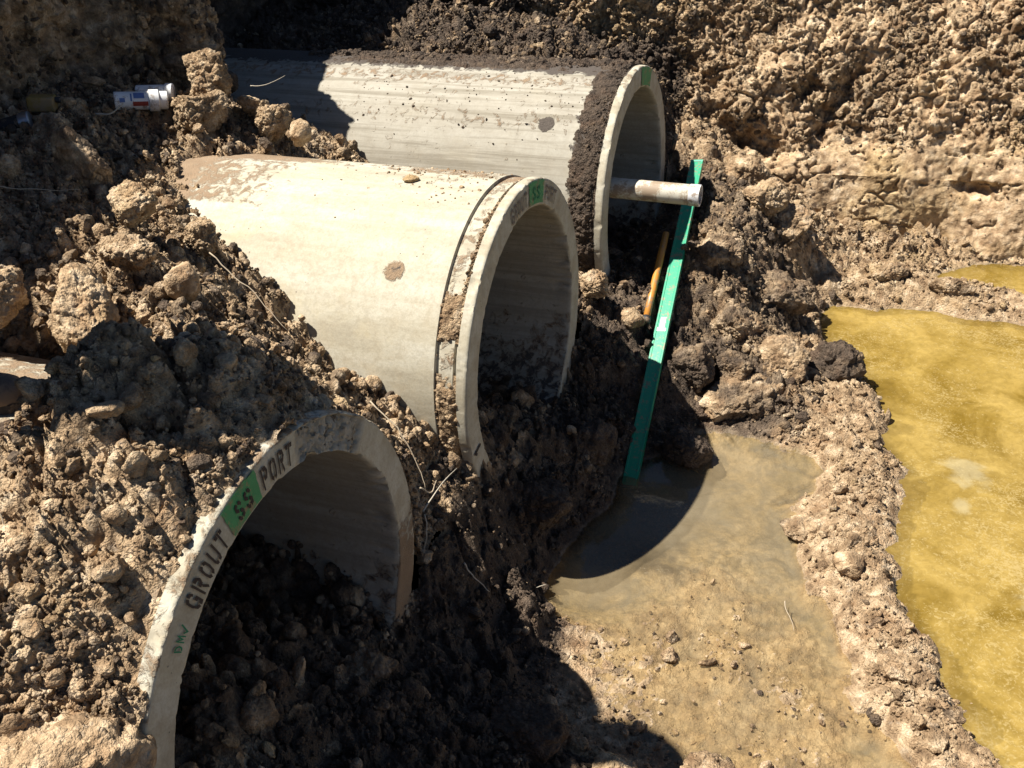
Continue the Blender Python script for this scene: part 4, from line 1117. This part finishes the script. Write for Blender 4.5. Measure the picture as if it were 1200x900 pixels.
per = thing('person', 'person on the buried near pipe, only a muddy boot toe in view', 'person', (-.825, -1.76, 1.285))
per.rotation_euler = (-.028, .020, math.radians(4))
HF = .10   # half the stance width; local x is forward, y is left
V = []; E = []; Rr = []
def jv(p, r, prev=None):
    V.append(p); Rr.append(r)
    if prev is not None: E.append((prev, len(V) - 1))
    return len(V) - 1
pel = jv((0, 0, .93), (.15, .11)); wa = jv((0, 0, 1.07), (.14, .10), pel); ch = jv((.01, 0, 1.25), (.165, .115), wa); sh = jv((0, 0, 1.38), (.12, .085), ch); nk = jv((.005, 0, 1.46), .055, sh); hd0 = jv((.02, 0, 1.53), .062, nk); hd1 = jv((.03, 0, 1.61), (.085, .095), hd0); hd2 = jv((.02, 0, 1.68), (.075, .085), hd1)
hands = []
for sgn in (1, -1):
    hp = jv((0, .09 * sgn, .88), .095, pel); kn = jv((.015, HF * sgn, .50), .062, hp); an = jv((-.02, HF * sgn, .10), .043, kn)
    so = jv((0, .19 * sgn, 1.36), .058, sh); el = jv((-.03, .25 * sgn, 1.10), .045, so); wr = jv((.06, .25 * sgn, .87), .03, el); pm = jv((.085, .245 * sgn, .80), (.038, .018), wr)
    hands.append((pm, sgn))
for pm, sgn in hands:
    bx, by, bz = V[pm]
    for k in range(4):
        oy = (-.030 + .02 * k); L = (.062, .072, .068, .052)[k]
        a = jv((bx + oy + .003, by, bz - .028), .0095, pm); b = jv((bx + oy + .008, by - .006 * sgn, bz - .028 - L * .5), .0088, a); jv((bx + oy + .010, by - .022 * sgn, bz - .028 - L), .0075, b)
    a = jv((bx + .042, by - .012 * sgn, bz + .005), .012, pm); jv((bx + .055, by - .02 * sgn, bz - .035), .0095, a)
skin_mesh('body', V, E, Rr, 0, M_SKIN, per)
# clothes a little larger than the body
V = []; E = []; Rr = []
pel = jv((0, 0, .98), (.162, .122))
for sgn in (1, -1):
    hp = jv((0, .092 * sgn, .86), .108, pel); kn = jv((.015, HF * sgn, .50), .078, hp); mid = jv((.0, HF * sgn, .30), .072, kn); jv((-.01, HF * sgn, .12), .070, mid)
skin_mesh('trousers', V, E, Rr, 0, M_TROUSER, per)
V = []; E = []; Rr = []
wa = jv((0, 0, 1.02), (.165, .128)); ch = jv((.01, 0, 1.25), (.182, .135), wa); sh = jv((0, 0, 1.385), (.13, .10), ch); jv((.005, 0, 1.43), .068, sh)
for sgn in (1, -1):
    so = jv((0, .20 * sgn, 1.36), .072, sh); el = jv((-.03, .25 * sgn, 1.10), .060, so); jv((.045, .25 * sgn, .90), .045, el)
skin_mesh('work_jacket', V, E, Rr, 0, M_VEST, per)
def boot(sgn, yaw):
    ln = [(-.10, .045, .11), (-.085, .047, .055), (-.02, .047, .060), (.06, .050, .050), (.12, .052, .042), (.160, .046, .036), (.180, .030, .028)]
    V = []; F = []; n = 24
    for (x, w, h) in ln:
        for k in range(n):
            a = 2 * math.pi * k / n; cz = max(0, math.sin(a)); 
            V.append((x, w * math.cos(a), .024 + (h * 1.35 * math.sin(a) if math.sin(a) > 0 else .012 * math.sin(a))))
    for i in range(len(ln) - 1):
        for k in range(n): F.append((i * n + k, i * n + (k + 1) % n, (i + 1) * n + (k + 1) % n, (i + 1) * n + k))
    F.append(tuple(range(n))); F.append(tuple((len(ln) - 1) * n + k for k in range(n))[::-1])
    me = mesh_from('boot', V, F, M_LEATHER, True); bm = bmesh.new(); bm.from_mesh(me); bmesh.ops.subdivide_edges(bm, edges=bm.edges[:], cuts=1, use_grid_fill=True, smooth=.6); bmesh.ops.recalc_face_normals(bm, faces=bm.faces); bm.to_mesh(me); bm.free()
    me.polygons.foreach_set('use_smooth', np.ones(len(me.polygons), bool))
    o = link('boot', me, per); o.location = (-.02, HF * sgn, 0); o.rotation_euler = (0, 0, yaw)
    # shaft and sole are parts of the boot
    link('shaft', mesh_from('shaft', *tube([(-.035, 0, .03), (-.04, 0, .12), (-.03, 0, .22)], [.052, .060, .066], 24), M_LEATHER, True), o)
    S = []; 
    outl = [(-.108, .0), (-.10, .034), (-.06, .046), (0, .044), (.06, .050), (.12, .053), (.165, .045), (.19, .018), (.193, 0)]
    outl = outl + [(x, -y) for x, y in outl[-2:0:-1]]
    m = len(outl); SV = [(x, y, -.004) for x, y in outl] + [(x, y, .022) for x, y in outl]
    SF = [(i, (i + 1) % m, m + (i + 1) % m, m + i) for i in range(m)] + [tuple(range(m))[::-1], tuple(range(m, 2 * m))]
    link('sole', mesh_from('sole', SV, SF, M_SOLE, False), o)
    return o
boot(1, .25); boot(-1, -.15)
# face, hair and hard hat
def ball(name, c, s, mat, parent, lo=-1.):
    D = ICO4; V = D * np.array(s) + np.array(c); keep = np.ones(len(V), bool) if lo <= -1 else D[:, 2] > lo
    F = ICO4F[keep[ICO4F].all(1)]; return link(name, mesh_from(name, V, F, mat, True), parent)
ball('nose', (.122, 0, 1.600), (.016, .013, .022), M_SKIN, per); ball('mouth', (.112, 0, 1.560), (.008, .022, .006), simple('lips', (.35, .13, .10), .5), per)
for sgn in (1, -1):
    ball('eye', (.105, .031 * sgn, 1.628), (.011, .014, .010), M_PVC, per); ball('iris', (.1145, .031 * sgn, 1.628), (.003, .006, .006), M_BLACK, per); ball('ear', (.02, .089 * sgn, 1.61), (.018, .010, .028), M_SKIN, per)
ball('hair', (.005, 0, 1.645), (.098, .094, .085), M_HAIR, per, -.25)
hat = ball('hard_hat', (.015, 0, 1.665), (.125, .110, .105), M_HAT, per, -.02)
V = []; F = []
for k in range(48):
    a = 2 * math.pi * k / 48; f = 1.0 + (.35 * max(0, math.cos(a)) ** 2)
    V += [(.015 + .118 * math.cos(a), .104 * math.sin(a), 1.667), (.015 + .138 * f * math.cos(a), .124 * math.sin(a), 1.655), (.015 + .138 * f * math.cos(a), .124 * math.sin(a), 1.651)]
for k in range(48):
    b = 3 * k; c = 3 * ((k + 1) % 48); F += [(b, b + 1, c + 1, c), (b + 1, b + 2, c + 2, c + 1)]
link('brim', mesh_from('brim', V, F, M_HAT, True), hat)

# ------------------------------------------------------------------ camera, sun, sky
cam = bpy.data.cameras.new('camera'); co = bpy.data.objects.new('camera', cam); COL.objects.link(co)
Mw = ((.93341488, .35471799, -.05396114), (-.14361307, .50718093, .84978985), (-.32880381, .78545697, -.52435237))
rgt, up, fwd = (Vector(r) for r in Mw)
rot = Matrix((rgt, up, -fwd)).transposed()
co.matrix_world = Matrix.Translation((1.21108445, -3.09499592, 2.54305281)) @ rot.to_4x4()
cam.sensor_width = 36; cam.lens = 36 * 1195.776 / 1200; cam.clip_start = .05; cam.clip_end = 400
scene.camera = co

sl = bpy.data.lights.new('sun', 'SUN'); sl.energy = 5.0; sl.angle = math.radians(.53); sl.color = (1., .955, .885)
so = bpy.data.objects.new('sun', sl); COL.objects.link(so); so.rotation_euler = SUN.to_track_quat('-Z', 'Y').to_euler(); so.location = (-4, -3, 9)
elev = math.asin(-SUN.z)
w = bpy.data.worlds.new('World'); scene.world = w; w.use_nodes = True; nt = w.node_tree
bg = nt.nodes['Background']; sky = nt.nodes.new('ShaderNodeTexSky'); sky.sky_type = 'NISHITA'; sky.sun_disc = False; sky.altitude = 3500; sky.air_density = .8; sky.dust_density = .3; sky.ozone_density = 1.5
sky.sun_elevation = elev; sky.sun_rotation = math.atan2(-SUN.x, -SUN.y)
nt.links.new(sky.outputs[0], bg.inputs[0]); bg.inputs[1].default_value = .05
scene.view_settings.view_transform = 'Standard'; scene.view_settings.look = 'None'; scene.view_settings.gamma = 1; scene.view_settings.exposure = 1.22
